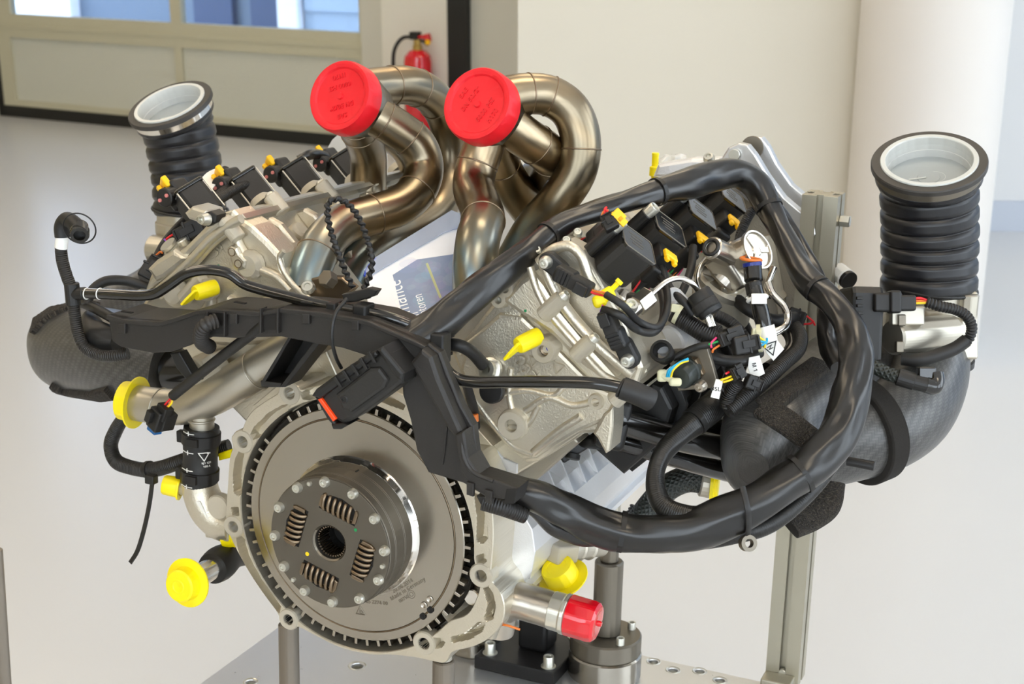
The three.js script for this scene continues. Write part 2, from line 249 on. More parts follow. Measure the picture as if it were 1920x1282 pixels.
  part(ex, 'wall_bracket', wz(boxAt(V(pc.x, pc.y - 0.2, 0.13), 0.06, 0.05, 0.09)), mat.black);
}
// cream partition, white round column, far right wall
{
  const zc = -4.55, xa = (970 - 960) / FPX * 4.9, xb = (1640 - 960) / FPX * 4.9;
  struct('wall_centre', wbox(xa, xb + 0.12, 0, CE, zc - 0.12, zc), creamM);
  const d = 4.35, c = EYE.clone().addScaledVector(ray(1745, 20), d); const g = new THREE.CylinderGeometry(0.222, 0.222, CE, 64); g.translate(c.x + 0.015, CE / 2, c.z); struct('column', g, M({ color: 0xd6d1cb, roughness: 0.55 }));
  const f = G0(1885, 432); struct('wall_right_back', wbox(0.9, XR, 0, CE, f.z - 0.1, f.z), M({ color: 0xd4d5d6, roughness: 0.6 }));
  struct('baseboard_back', wbox(0.9, XR, 0, 0.13, f.z, f.z + 0.02), M({ color: 0xb9c0cc, roughness: 0.5 }));
}
// outside the door: a pale hall with blue-grey cladding, and paving
{
  struct('paving', (() => { const g = new THREE.BoxGeometry(60, 0.1, 50); g.translate(0, -0.26, -20); return g; })(), M({ color: 0x9a9fa6, roughness: 0.9 }));
  const b = T('exterior_building', 'pale industrial hall with blue grey cladding seen through the door glass', 'building'); b.userData.room = true;
  const s = (x) => onW(x, 10, -5)[0];
  const cl = M({ color: 0x66788c, roughness: 0.5 }), wh = M({ color: 0xf4f8ff, roughness: 0.6 }), dk = M({ color: 0x2c4468, roughness: 0.4 }), pale = M({ color: 0xa9bed2, roughness: 0.5 });
  part(b, 'wall', wl(-30, 30, -0.2, 6, -5.4, -5.2), cl);
  part(b, 'white_panel', wl(s(20), s(124), -0.2, 6, -5.2, -5.05), wh); part(b, 'blue_panel', wl(s(348), s(420), -0.2, 6, -5.2, -5.12), dk); part(b, 'blue_panel', wl(s(455), s(517), -0.2, 6, -5.2, -5.12), dk);
  part(b, 'white_post', wl(s(519), s(556), -0.2, 6, -5.2, -5.0), wh); part(b, 'shutter', wl(s(560), s(760), -0.2, 6, -5.2, -5.1), pale);
  for (let i = 0; i < 9; i++) part(b, 'shutter_slat', wl(s(562), s(758), 0.2 + i * 0.35, 0.5 + i * 0.35, -5.1, -5.07), pale);
}
// ceiling lamps: opal panels in frames, each with its area light
for (const [x, z] of LAMPS) {
  const t = T('ceiling_lamp', 'square opal ceiling lamp panel in a thin white frame', 'lamp', 'ceiling lamp panels over the workshop'); t.userData.room = true;
  part(t, 'frame', [wbox(x - 0.64, x + 0.64, CE - 0.07, CE, z - 0.34, z - 0.3), wbox(x - 0.64, x + 0.64, CE - 0.07, CE, z + 0.3, z + 0.34), wbox(x - 0.64, x - 0.6, CE - 0.07, CE, z - 0.3, z + 0.3), wbox(x + 0.6, x + 0.64, CE - 0.07, CE, z - 0.3, z + 0.3)], mat.white);
  part(t, 'diffuser', wbox(x - 0.6, x + 0.6, CE - 0.05, CE - 0.04, z - 0.3, z + 0.3), M({ color: 0xffffff, emissive: new THREE.Color(LAMP_COLOR), emissiveIntensity: LAMP_POWER * 0.6, roughness: 0.6 }));
  const l = new THREE.RectAreaLight(LAMP_COLOR, LAMP_POWER, 1.2, 0.6); l.position.set(x, CE - 0.055, z); l.rotation.x = -Math.PI / 2; l.castShadow = true; scene.add(l);
}

// ---------- stand ----------
{
  const v0 = -0.3, st = T('stand_plate', 'thick bare aluminium base plate under the engine with drilled holes', 'base plate');
  const pl = [V(-0.283, -0.43), V(0.352, -0.43), V(0.352, 0.25), V(-0.283, 0.25)];   // x, z
  const hs = [[1225, 1240], [1312, 1258], [1262, 1256], [1350, 1275], [470, 1278]].map(([x, y]) => Y(x, y, v0)), big = [Y(670, 1248, v0)];
  const sh = shapeOf(pl.map((p) => V(p.x, -p.y))); for (const p of hs) sh.holes.push(circ(p.x, -p.z, 0.006)); for (const p of big) sh.holes.push(circ(p.x, -p.z, 0.0075));
  const g = slab(sh, -0.02, 0, { bev: 0.001 }); g.rotateX(-Math.PI / 2); g.translate(0, v0, 0); part(st, 'plate', g, M({ color: 0xdadada, metalness: 0.75, roughness: 0.34, roughnessMap: castR }));
  for (const p of [...hs, ...big]) part(st, 'hole_liner', put(lat([[0, -0.012], [0.0055, -0.012], [0.0062, -0.001], [0.009, 0.0008], [0.0095, 0]].map(([r, z]) => [r * (big.includes(p) ? 1.25 : 1), z]), 24), p, V(0, 1, 0)), mat.zinc);
  // legs in front, under the bell housing
  const leg = (name, label, x, yTop, n, r, rTop, yStep) => {
    const t = T(name, label, 'support post'), p = N(x, yTop, n), q = N(x, yStep ?? yTop, n);
    part(t, 'post', rod(V(q.x, v0, q.z), q, r, 32), mat.leg);
    if (yStep) part(t, 'pin', rod(V(p.x, q.y, p.z), p, rTop, 24), mat.aluSoft);
    part(t, 'foot', rod(V(q.x, v0, q.z), V(q.x, v0 + 0.012, q.z), r * 1.5, 32), mat.leg);
  };
  leg('support_post', 'grey round steel post under the left edge of the bell housing', 541, 1168, -0.028, 0.0112);
  leg('support_post', 'grey round steel post with pale pin under the bell housing lobe', 832, 1205, -0.028, 0.0116, 0.0094, 1236);
  // machined puck behind the right post
  const pk = Y(890, 1215, v0); one('spacer_puck', 'low turned aluminium spacer between bell housing and black plate', 'spacer', rod(V(pk.x, v0, pk.z), V(pk.x, v0 + 0.075, pk.z), 0.036, 48), mat.brushed);
  // mount at the right: silver ring, dark flange with screws, stepped rod
  const mb = Y(1133, 1262, v0), m = T('engine_mount', 'dark stepped engine mount rod on a bolted flange and silver ring', 'engine mount'), at = (h0, h1, r, bev) => cylAt(V(mb.x, v0 + h0, mb.z), V(0, 1, 0), r, h1 - h0, 48, bev);
  part(m, 'base_ring', at(0, 0.032, 0.0455, 0.002), mat.brushed); part(m, 'flange', at(0.032, 0.056, 0.0445, 0.002), mat.darkSteel);
  part(m, 'sleeve', at(0.056, 0.153, 0.0178, 0.002), mat.darkSteel); part(m, 'rod', at(0.153, 0.188, 0.0112, 0.001), mat.darkSteel); part(m, 'upper_pin', at(0.188, 0.25, 0.011, 0.001), mat.aluSoft);
  for (const k of [0.7, 2.3, 3.9, 5.5]) { const p = V(mb.x + 0.035 * Math.cos(k), v0 + 0.056, mb.z + 0.035 * Math.sin(k)); part(m, 'cap_screw', screw(0.0052, 0.009).applyMatrix4(basis(V(0, 1, 0)).setPosition(p)), mat.zinc); }
  // black foot plate with four cap screws and a welded stub
  const bp = [[890, 1228], [1035, 1266], [1064, 1190], [955, 1160]].map(([x, y]) => Y(x, y, v0 + 0.018)), f = T('foot_plate', 'flat black steel foot plate with four socket screws and welded stub', 'foot plate');
  const e1 = bp[1].clone().sub(bp[0]), e2 = bp[3].clone().sub(bp[0]); const gp = slab([V(0, 0), V(e1.length(), 0), V(e1.length(), e2.length()), V(0, e2.length())], -0.018, 0, { bev: 0.0015 });
  const fm = new THREE.Matrix4().makeBasis(V(1, 0, 0), V(0, 0, -1), V(0, 1, 0)); fm.setPosition(bp[0]); part(f, 'plate', gp.applyMatrix4(fm), M({ color: 0x2b2a2a, roughness: 0.4, metalness: 0.4 }));
  for (const [a, b] of [[0.14, 0.12], [0.88, 0.12], [0.88, 0.9], [0.14, 0.9]]) { const p = V(bp[0].x + e1.length() * a, v0 + 0.018, bp[0].z - e2.length() * b); part(f, 'washer', cylAt(p, V(0, 1, 0), 0.0095, 0.0016, 24), mat.zinc); part(f, 'cap_screw', screw(0.0068, 0.013).applyMatrix4(basis(V(0, 1, 0)).setPosition(p.clone().setY(p.y + 0.0016))), mat.zinc); }
  part(f, 'welded_stub', boxAt(V(bp[0].x + e1.length() * 0.55, v0 + 0.05, bp[0].z - e2.length() * 0.55), 0.04, 0.066, 0.04), M({ color: 0x1d1c1c, roughness: 0.4, metalness: 0.4 }));
  // aluminium profile post at the rear right
  const a = N(1545, 362, -0.452), b = V(a.x, v0, a.z), H = a.y - v0, po = T('profile_post', 'tall slotted aluminium profile post at the rear right of engine', 'profile post');
  const w = 0.0205, pr = [[-w, -w], [-0.004, -w], [-0.004, -w + 0.003], [-0.008, -w + 0.004], [-0.008, -w + 0.009], [0.008, -w + 0.009], [0.008, -w + 0.004], [0.004, -w + 0.003], [0.004, -w], [w, -w]];
  const full = []; for (let k = 0; k < 4; k++) { const c = Math.cos(k * Math.PI / 2), s = Math.sin(k * Math.PI / 2); pr.slice(0, 9).forEach(([x, y]) => full.push(V(x * c - y * s, x * s + y * c))); }
  const pg = slab(full, 0, H, { bev: 0.0006 }); pg.rotateX(-Math.PI / 2); pg.translate(b.x, v0, b.z); part(po, 'profile', pg, mat.extrusion);
  part(po, 'slot_nut', cylAt(V(b.x, v0 + 0.015, b.z + w - 0.006), dN, 0.006, 0.006, 20), mat.zinc); part(po, 'end_bolt', cylAt(V(b.x + w, a.y - 0.03, b.z), V(1, 0, 0), 0.007, 0.012, 6), mat.zinc);
  part(po, 'foot_bracket', boxAt(V(b.x - 0.002, v0 + 0.008, b.z + w + 0.012), 0.038, 0.016, 0.026), mat.extrusion);
}
function screw(r, h) { return lat([[0, h * 0.45], [r * 0.52, h * 0.45], [r * 0.56, h * 0.95], [r * 0.7, h], [r * 0.92, h], [r, h * 0.9], [r, 0], [0, 0]], 24); }   // socket head, along +z from its seat
function torx(r, h) { const g = lat([[0, h * 0.55], [r * 0.4, h * 0.55], [r * 0.45, h * 0.93], [r * 0.75, h * 0.85], [r * 0.95, h * 0.5], [r, h * 0.2], [r, 0], [0, 0]], 24); const s = slab(hexPts(r * 0.46, 12).map(([x, y], i) => V(x * (i % 2 ? 0.72 : 1), y * (i % 2 ? 0.72 : 1))), h * 0.55, h * 0.62, { bev: 0 }); return mg(g, s); }

// ---------- engine castings ----------
const eng = T('engine_block', 'cast aluminium vee engine block with cylinder heads and open bell housing', 'engine');
{
  // bell housing: rim traced on its front plane
  const rim = [[520, 738], [530, 724], [556, 722], [566, 730], [604, 720], [660, 716], [720, 727], [770, 748], [830, 800], [880, 860], [905, 905], [922, 955], [925, 1010], [922, 1050], [921, 1085], [938, 1110], [946, 1140], [940, 1170], [918, 1196], [885, 1213], [850, 1222], [835, 1242], [812, 1240], [780, 1233], [735, 1228], [690, 1221], [640, 1206], [595, 1186], [560, 1176], [530, 1172], [520, 1150], [492, 1112], [462, 1066], [438, 1020], [424, 985], [424, 950], [427, 900], [430, 860], [436, 838], [434, 818], [452, 808], [462, 785], [480, 764]].map(([x, y]) => N(x, y, 0.002));
  rim.forEach((p) => { const r = Math.hypot(p.x, p.y); if (r < 0.1395) p.multiplyScalar(0.1395 / r); });
  const hole = []; for (let i = 0; i < 90; i++) { const t = i / 90 * Math.PI * 2; let r = 0.136; const d = ((t - 5.93 + 9.42) % 6.283) - 3.14; r += 0.0125 * Math.exp(-((d / 0.22) ** 4)); hole.push(V(r * Math.cos(t) - 0.0012, r * Math.sin(t) + 0.001)); }
  const pockets = [[[545, 757], [528, 760], [502, 775], [475, 802], [467, 818], [474, 824], [488, 820], [510, 796], [536, 774]], [[448, 846], [457, 850], [458, 880], [454, 926], [447, 930], [438, 922], [437, 890], [441, 860]], [[433, 951], [447, 951], [448, 966], [436, 968]],
    [[443, 1008], [452, 1005], [461, 1014], [466, 1040], [490, 1085], [526, 1136], [524, 1148], [514, 1146], [488, 1115], [458, 1062], [446, 1030]], [[564, 737], [578, 727], [615, 722], [645, 722], [648, 732], [612, 740], [580, 750], [567, 748]], [[690, 730], [728, 741], [760, 760], [756, 768], [722, 756], [692, 745]],
    [[889, 925], [905, 930], [913, 970], [914, 1010], [905, 1020], [893, 1014], [895, 975]], [[893, 1042], [908, 1038], [912, 1052], [904, 1060], [894, 1056]], [[906, 1102], [914, 1098], [924, 1112], [929, 1135], [924, 1160], [913, 1165], [908, 1158], [915, 1135]],
    [[845, 1194], [872, 1188], [898, 1166], [909, 1168], [903, 1184], [880, 1198], [848, 1205]], [[812, 1196], [826, 1196], [834, 1204], [828, 1214], [814, 1216], [808, 1206]]].map((l) => l.map(([x, y]) => N(x, y, 0.002)));
  const bolts = [[543, 737, 0.0062], [455, 828, 0.0062], [438, 987, 0.006], [541, 1161, 0.0058], [795, 1206, 0.0062], [902, 1079, 0.0062]].map(([x, y, r]) => [N(x, y, 0.002), r]);
  // keep every pocket clear of the rim edge, the opening and the bores

  const rimS = shapeOf(rim, true).getPoints(1), ctr = V(-0.0012, 0.001);
  const rayR = (th) => { const c = Math.cos(th), q = Math.sin(th); let best = 0; for (let i = 0; i < rimS.length; i++) { const p = rimS[i], w = rimS[(i + 1) % rimS.length], dx = w.x - p.x, dy = w.y - p.y, den = c * dy - q * dx; if (Math.abs(den) < 1e-9) continue; const u = (p.x * dy - p.y * dx) / den, k = (p.x * q - p.y * c) / den; if (u > best && k >= 0 && k <= 1) best = u; } return best; };
  const inR = (th) => 0.136 + 0.0125 * Math.exp(-((((((th - 5.93 + 9.42) % 6.283) - 3.14)) / 0.22) ** 4));
  const sdist = (poly, x, y) => { let d = 9, inside = false; for (let i = 0, j = poly.length - 1; i < poly.length; j = i++) { const p = poly[i], w = poly[j], ex = w.x - p.x, ey = w.y - p.y, t = Math.min(1, Math.max(0, ((x - p.x) * ex + (y - p.y) * ey) / (ex * ex + ey * ey))); d = Math.min(d, Math.hypot(x - p.x - ex * t, y - p.y - ey * t)); if ((p.y > y) !== (w.y > y) && x < (w.x - p.x) * (y - p.y) / (w.y - p.y) + p.x) inside = !inside; } return inside ? -d : d; };
  const step = (e0, e1, x) => { const t = Math.min(1, Math.max(0, (x - e0) / (e1 - e0))); return t * t * (3 - 2 * t); };
  function rimGeo() {
    const NT = 760, NR = 30, pos = [], uv = [], idx = [];
    for (let i = 0; i <= NT; i++) {
      const th = i / NT * Math.PI * 2, r0 = inR(th), r1 = Math.max(r0 + 0.0022, rayR(th)), col = [[r0, -0.052], [r0, 0.0008]];
      for (let j = 0; j <= NR; j++) { const r = r0 + 0.0008 + (r1 - r0 - 0.0016) * j / NR, x = r * Math.cos(th), y = r * Math.sin(th); let z = 0.002; for (const p of pockets) { const d = sdist(p, x, y); if (d < 0.0004) z = Math.min(z, 0.002 - 0.0125 * step(0.0004, -0.0022, d)); } for (const [p, br] of bolts) { const d = Math.hypot(p.x - x, p.y - y); if (d < br * 0.95) z = -0.012; } col.push([r, z]); }
      col.push([r1, 0.0008], [r1, -0.052]);
      col.forEach(([r, z], j) => { pos.push(r * Math.cos(th), r * Math.sin(th), z); uv.push(r * Math.cos(th), r * Math.sin(th)); if (i && j) { const q = col.length, k = i * q + j, m = k - q; idx.push(m - 1, k - 1, k, m - 1, k, m); } });
    }
    const g = new THREE.BufferGeometry(); g.setAttribute('position', new THREE.Float32BufferAttribute(pos, 3)); g.setAttribute('uv', new THREE.Float32BufferAttribute(uv, 2)); g.setIndex(idx); { const p = g.index.array; for (let i = 0; i < p.length; i += 3) { const t = p[i + 1]; p[i + 1] = p[i + 2]; p[i + 2] = t; } } return crease(g.toNonIndexed(), 0.5);
  }
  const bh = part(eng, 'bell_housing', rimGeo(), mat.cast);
  const wall = mesh('rear_wall', slab(shapeOf(hole), -0.056, -0.046, { bev: 0 }), mat.castDark); bh.add(wall); bh.add(mesh('shade_ring', lat([[0.1, -0.03], [0.1315, -0.03], [0.1335, -0.028], [0.1335, -0.017], [0.1315, -0.0155], [0.1, -0.0155]], 120, 0.4), M({ color: 0x2c2822, metalness: 0.6, roughness: 0.55 })));  // near-black ring added to paint the interior shadow behind the flywheel teeth
  for (const [p, r] of bolts) {
    const b = mesh('boss', put(lat([[r * 0.95, -0.03], [r * 0.95, 0.0015], [r * 1.1, 0.003], [r * 1.9, 0.003], [r * 2.1, 0.0015], [r * 2.1, -0.012]], 28), V(p.x, p.y, 0)), mat.cast); bh.add(b);
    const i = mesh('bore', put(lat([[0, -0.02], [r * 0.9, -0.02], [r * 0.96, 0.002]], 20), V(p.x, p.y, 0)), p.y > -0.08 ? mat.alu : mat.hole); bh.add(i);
  }
  // starter recess: turned seat with a pinion stub
  const sc = N(893, 1112, -0.03); bh.add(mesh('starter_seat', put(lat([[0.0, -0.012], [0.02, -0.012], [0.024, 0.004], [0.029, 0.008], [0.031, 0.026]], 40), sc), mat.cast)); bh.add(mesh('starter_stub', [cylAt(sc.clone().add(V(0, 0, -0.01)), dN, 0.009, 0.022)][0], mat.bright));
  for (const [x, y] of [[936, 1008], [936, 1030]]) { const p = N(x, y, -0.03); bh.add(mesh('dowel', rod(p, p.clone().add(V(0, 0.024, 0)), 0.0055), mat.aluSoft)); }

  // crankcase and finned lower case, running back along the crank axis
  const cc = [[-0.115, 0.1], [0.1, 0.12], [0.15, 0.075], [0.148, 0.05], [0.15, 0.035], [0.165, 0.028], [0.176, 0.012], [0.18, -0.012], [0.177, -0.034], [0.168, -0.05], [0.173, -0.053], [0.173, -0.059], [0.15, -0.062], [0.12, -0.09], [0.04, -0.115], [-0.1, -0.115], [-0.15, -0.05], [-0.15, 0.04]].map(([x, y]) => V(x, y));
  const ck = part(eng, 'crankcase', slab(cc, -0.47, -0.05, { bev: 0.001 }), mat.castWhite);
  ck.add(mesh('top_rail', slab([V(0.138, 0.083), V(0.158, 0.078), V(0.158, 0.068), V(0.14, 0.062)], -0.47, -0.05, { bev: 0.001 }), mat.castWhite));
  for (let k = 0; k < 11; k++) ck.add(mesh('fin', slab([V(0.14, 0.075), V(0.157, 0.072), V(0.162, 0.05), V(0.1795, 0.014), V(0.16, 0.02), V(0.146, 0.04)], -0.088 - k * 0.036, -0.0855 - k * 0.036, { bev: 0.0005 }), mat.castWhite));
  ck.add(mesh('web', slab([V(0.15, 0.02), V(0.178, -0.008), V(0.173, -0.045), V(0.15, -0.05)], -0.067, -0.056, { bev: 0.001 }), mat.castWhite));
  ck.add(mesh('rear_flange', slab([V(0.09, 0.1), V(0.16, 0.09), V(0.19, 0.03), V(0.195, -0.02), V(0.175, -0.06), V(0.1, -0.12), V(-0.1, -0.12), V(-0.16, 0)], -0.5, -0.47), mat.cast));
  ck.add(mesh('valley_floor', slab([V(-0.14, 0.1), V(0.14, 0.1), V(0.1, 0.135), V(-0.1, 0.135)], -0.46, -0.03), mat.cast));
}
// cylinder heads: cross-sections in bank coordinates, front covers traced on the front plane
const bank = (l, s) => l.map(([a, b]) => AB(a, b, 0, s)).map((p) => V(p.x, p.y));
function headPair(s) {
  const sec = [[0.12, -0.06], [0.19, -0.082], [0.325, -0.088], [0.325, 0.066], [0.29, 0.07], [0.24, 0.075], [0.2, 0.07], [0.13, 0.06]];
  const h = part(eng, 'cylinder_head', slab(bank(sec, s), -0.47, -0.052, { bev: 0.002 }), mat.cast);
  const cs = [[0.322, -0.092], [0.331, -0.094], [0.336, -0.088], [0.343, -0.078], [0.349, -0.06], [0.349, 0.03], [0.342, 0.055], [0.334, 0.068], [0.322, 0.07]];
  const c = part(eng, 'cam_cover', slab(bank(cs, s), -0.475, -0.06, { bev: 0.002 }), mat.cast);
  c.add(mesh('gasket_flange', slab(bank([[0.3205, -0.098], [0.3265, -0.098], [0.3265, 0.074], [0.3205, 0.074]], s), -0.478, -0.05, { bev: 0.001 }), mat.aluSoft));
  for (const n of [-0.095, -0.2, -0.3, -0.41]) {   // lid of the coil wells and edge bosses
    c.add(mesh('coil_well', put(lat([[0, 0.012], [0.021, 0.012], [0.0235, 0.009], [0.0245, 0], [0.028, -0.006]], 28), AB(0.349, -0.026, n, s), dA(s)), mat.cast));
    c.add(mesh('edge_boss', cylAt(AB(0.318, -0.093, n - 0.03, s), dA(s), 0.009, 0.024, 20), mat.cast));
    c.add(mesh('cover_bolt', put(torx(0.0055, 0.004), AB(0.342, -0.093, n - 0.03, s), dA(s)), mat.zinc));
    c.add(mesh('dome', put(lat([[0, 0.012], [0.01, 0.01], [0.016, 0.004], [0.02, 0]], 20), AB(0.346, -0.07, n - 0.045, s), dA(s)), mat.cast));
  }
  // exhaust side of the head, facing the vee: ribs, bosses and a rail
  h.add(mesh('inner_rail', slab(bank([[0.262, -0.105], [0.275, -0.105], [0.279, -0.086], [0.258, -0.086]], s), -0.46, -0.075, { bev: 0.002 }), mat.cast));
  for (let k = 0; k < 6; k++) { const n = -0.085 - k * 0.07; h.add(mesh('rib', slab(bank([[0.272, -0.086], [0.319, -0.086], [0.314, -0.098], [0.3, -0.104], [0.275, -0.104]], s), n - 0.012, n, { bev: 0.003 }), mat.cast)); h.add(mesh('boss', cylAt(AB(0.29, -0.088, n - 0.035, s), dB(s).negate(), 0.011, 0.014, 20, 0.003), mat.cast)); }
  for (const n of [-0.12, -0.22, -0.32, -0.42]) h.add(mesh('exhaust_flange', slab(bank([[0.16, -0.083], [0.25, -0.086], [0.25, -0.094], [0.16, -0.09]], s), n - 0.042, n + 0.042, { bev: 0.002 }), mat.cast));
  return [h, c];
}
const [headR, camR] = headPair(1), [headL, camL] = headPair(-1);
{
  // right front cover
  const z = -0.045, p = (l, n = z) => l.map(([x, y]) => N(x, y, n));
  const cover = [[934, 556], [932, 540], [946, 530], [958, 520], [982, 500], [1000, 478], [1026, 462], [1060, 452], [1092, 470], [1130, 540], [1165, 600], [1190, 655], [1204, 690], [1196, 716], [1178, 730], [1165, 752], [1150, 766], [1137, 790], [1122, 812], [1085, 815], [1048, 840], [1010, 866], [985, 868], [960, 846], [915, 800], [884, 752], [862, 700], [846, 660], [880, 625], [906, 590]];
  const fc = part(eng, 'front_cover', slab(p(cover), -0.075, z, { bev: 0.004 }), mat.cast); const add = (n, g, m = mat.cast) => { const q = mesh(n, Array.isArray(g) ? mg(g) : g, m); fc.add(q); return q; };
  add('lower_plate', slab(p([[880, 640], [940, 585], [985, 590], [1040, 640], [1120, 720], [1168, 742], [1140, 785], [1090, 806], [1010, 855], [985, 858], [940, 815], [895, 750], [868, 690]]), z - 0.01, z + 0.008, { bev: 0.004 }));
  add('upper_plate', slab(p([[950, 560], [985, 520], [1010, 505], [1030, 530], [1060, 580], [1110, 640], [1165, 700], [1150, 715], [1100, 680], [1040, 620], [985, 585]]), z - 0.01, z + 0.013, { bev: 0.005 }));
  const ridge = (l, w, h) => add('rib', tube(p(l, z + h), w, { seg: 12 }));
  ridge([[1018, 488], [1030, 520], [1056, 570], [1105, 630], [1150, 672], [1186, 702]], 0.0055, 0.012); ridge([[994, 500], [1006, 540], [1030, 585], [1080, 645], [1130, 700], [1172, 724]], 0.0038, 0.012); ridge([[1010, 492], [1040, 466], [1070, 462], [1090, 480], [1104, 520], [1120, 545]], 0.005, 0.008);
  ridge([[890, 748], [925, 795], [965, 838], [1000, 852]], 0.0035, 0.006); ridge([[862, 660], [900, 630], [938, 600]], 0.004, 0.004); ridge([[958, 690], [955, 745], [962, 775]], 0.003, 0.008); ridge([[935, 740], [990, 732], [1040, 740], [1060, 720]], 0.003, 0.008); ridge([[985, 770], [1030, 745], [1075, 760], [1128, 748]], 0.0035, 0.008);
  ridge([[955, 800], [985, 800], [1010, 760]], 0.003, 0.008); ridge([[1000, 848], [1050, 806], [1090, 780]], 0.004, 0.008);
  // tubular bolt bosses crossing the ridge
  for (const [x0, y0, x1, y1] of [[1018, 592, 1056, 556], [1078, 668, 1112, 636], [1150, 752, 1168, 736]]) { add('bolt_boss', rod(N(x0, y0, z + 0.014), N(x1, y1, z + 0.014), 0.0085)); add('bolt', put(torx(0.0056, 0.006), N(x1, y1, z + 0.014), N(x1, y1, z).sub(N(x0, y0, z))), mat.zinc); }
  // bosses
  const boss = (x, y, r, h, rh, m = mat.hole) => { const q = N(x, y, z); add('boss', put(lat([[rh, h - 0.012], [rh, h - 0.0005], [rh * 1.1, h], [r * 0.9, h], [r, h - 0.002], [r * 1.12, 0]], 28), q)); add('bore', put(lat([[0, h - 0.011], [rh, h - 0.008], [rh * 1.02, h - 0.002]], 20), q), m); };
  boss(956, 538, 0.0085, 0.012, 0.0036, mat.zinc); boss(943, 558, 0.0085, 0.012, 0.0036, mat.zinc); boss(1030, 651, 0.0125, 0.017, 0.0055, mat.bronze); boss(970, 790, 0.0155, 0.016, 0.0062, mat.bright); boss(1124, 748, 0.008, 0.012, 0.0038, mat.bronze); boss(922, 690, 0.012, 0.014, 0.006, mat.bright); boss(985, 700, 0.005, 0.01, 0.003);
  for (const [x, y] of [[1006, 470], [1062, 452], [1083, 437]]) add('bolt', put(torx(0.0045, 0.005), N(x, y, z), V(0.3, 0.6, 0.7)), mat.zinc);
  // raised letters and the little triangle marks cast into the cover
  add('cast_letters', castText('003', N(978, 664, z + 0.0125), V(0.62, -0.78, 0), V(-0.78, -0.62, 0), 0.012, 0.0014)); add('cast_number', castText('1003 250', N(936, 612, z + 0.0045), V(0.8, 0.6, 0), V(-0.6, 0.8, 0), 0.0075, 0.001)); add('part_number', castText('9J0.105.102.4R', N(874, 706, z + 0.0035), V(0.76, 0.65, 0), V(-0.65, 0.76, 0), 0.0065, 0.001)); 
  for (const [x, y, k] of [[1046, 688, 0.012], [1000, 676, 0.01]]) { const q = N(x, y, z + 0.009); add('triangle_mark', [0, 1, 2].map((i) => { const a = i * 2.094 + 0.3, b = a + 2.094; return rod(q.clone().add(V(Math.cos(a) * k * 0.6, Math.sin(a) * k * 0.6, 0)), q.clone().add(V(Math.cos(b) * k * 0.6, Math.sin(b) * k * 0.6, 0)), 0.0007, 6); })); }
  add('label_pad', slab(p([[922, 615], [985, 560], [996, 574], [934, 632]]), z, z + 0.005, { bev: 0.001 }));
  add('number_pad', slab(p([[862, 712], [938, 650], [948, 662], [872, 728]]), z - 0.002, z + 0.004, { bev: 0.001 }));
  add('blue_plug', cylAt(N(1032, 651, z + 0.008), dN, 0.0035, 0.003, 12), M({ color: 0x2433c0, roughness: 0.4 }));
  add('paint_dot', cylAt(N(986, 582, z + 0.012), dN, 0.0014, 0.0018, 10), M({ color: 0x0c7a4a, roughness: 0.5 }));
  // intake stub flange below at the outboard side
  add('port_flange', slab(p([[1132, 775], [1150, 762], [1150, 800], [1144, 845], [1136, 850], [1120, 820], [1112, 812]], z + 0.012), z - 0.02, z + 0.014, { bev: 0.003 }));
  // block face seen between the cover and the pouch
  const fb = part(eng, 'block_face', slab(p([[838, 650], [830, 612], [842, 575], [905, 520], [940, 520], [990, 620], [900, 720]], -0.062), -0.09, -0.062, { bev: 0.002 }), mat.cast);
  for (const [x0, y0, x1, y1] of [[845, 640, 912, 575], [862, 600, 880, 625], [860, 700, 925, 840], [884, 800, 950, 870], [890, 680, 900, 720]]) fb.add(mesh('rib', rod(N(x0, y0, -0.06), N(x1, y1, -0.06), 0.004, 10), mat.cast));
  part(eng, 'side_face', slab(p([[842, 660], [905, 880], [1000, 905], [1085, 830], [1000, 720]], -0.07), -0.1, -0.07, { bev: 0.002 }), mat.castDark);
  const tri = part(eng, 'warning_plate', slab(p([[858, 602], [905, 562], [916, 574], [868, 616]], -0.058), -0.063, -0.058, { bev: 0.0008 }), mat.aluSoft);
  for (const [a, b] of [[[866, 602], [892, 596]], [[892, 596], [880, 580]], [[880, 580], [866, 602]]]) tri.add(mesh('mark_line', rod(N(...a, -0.0575), N(...b, -0.0575), 0.0006, 6), mat.black));
}
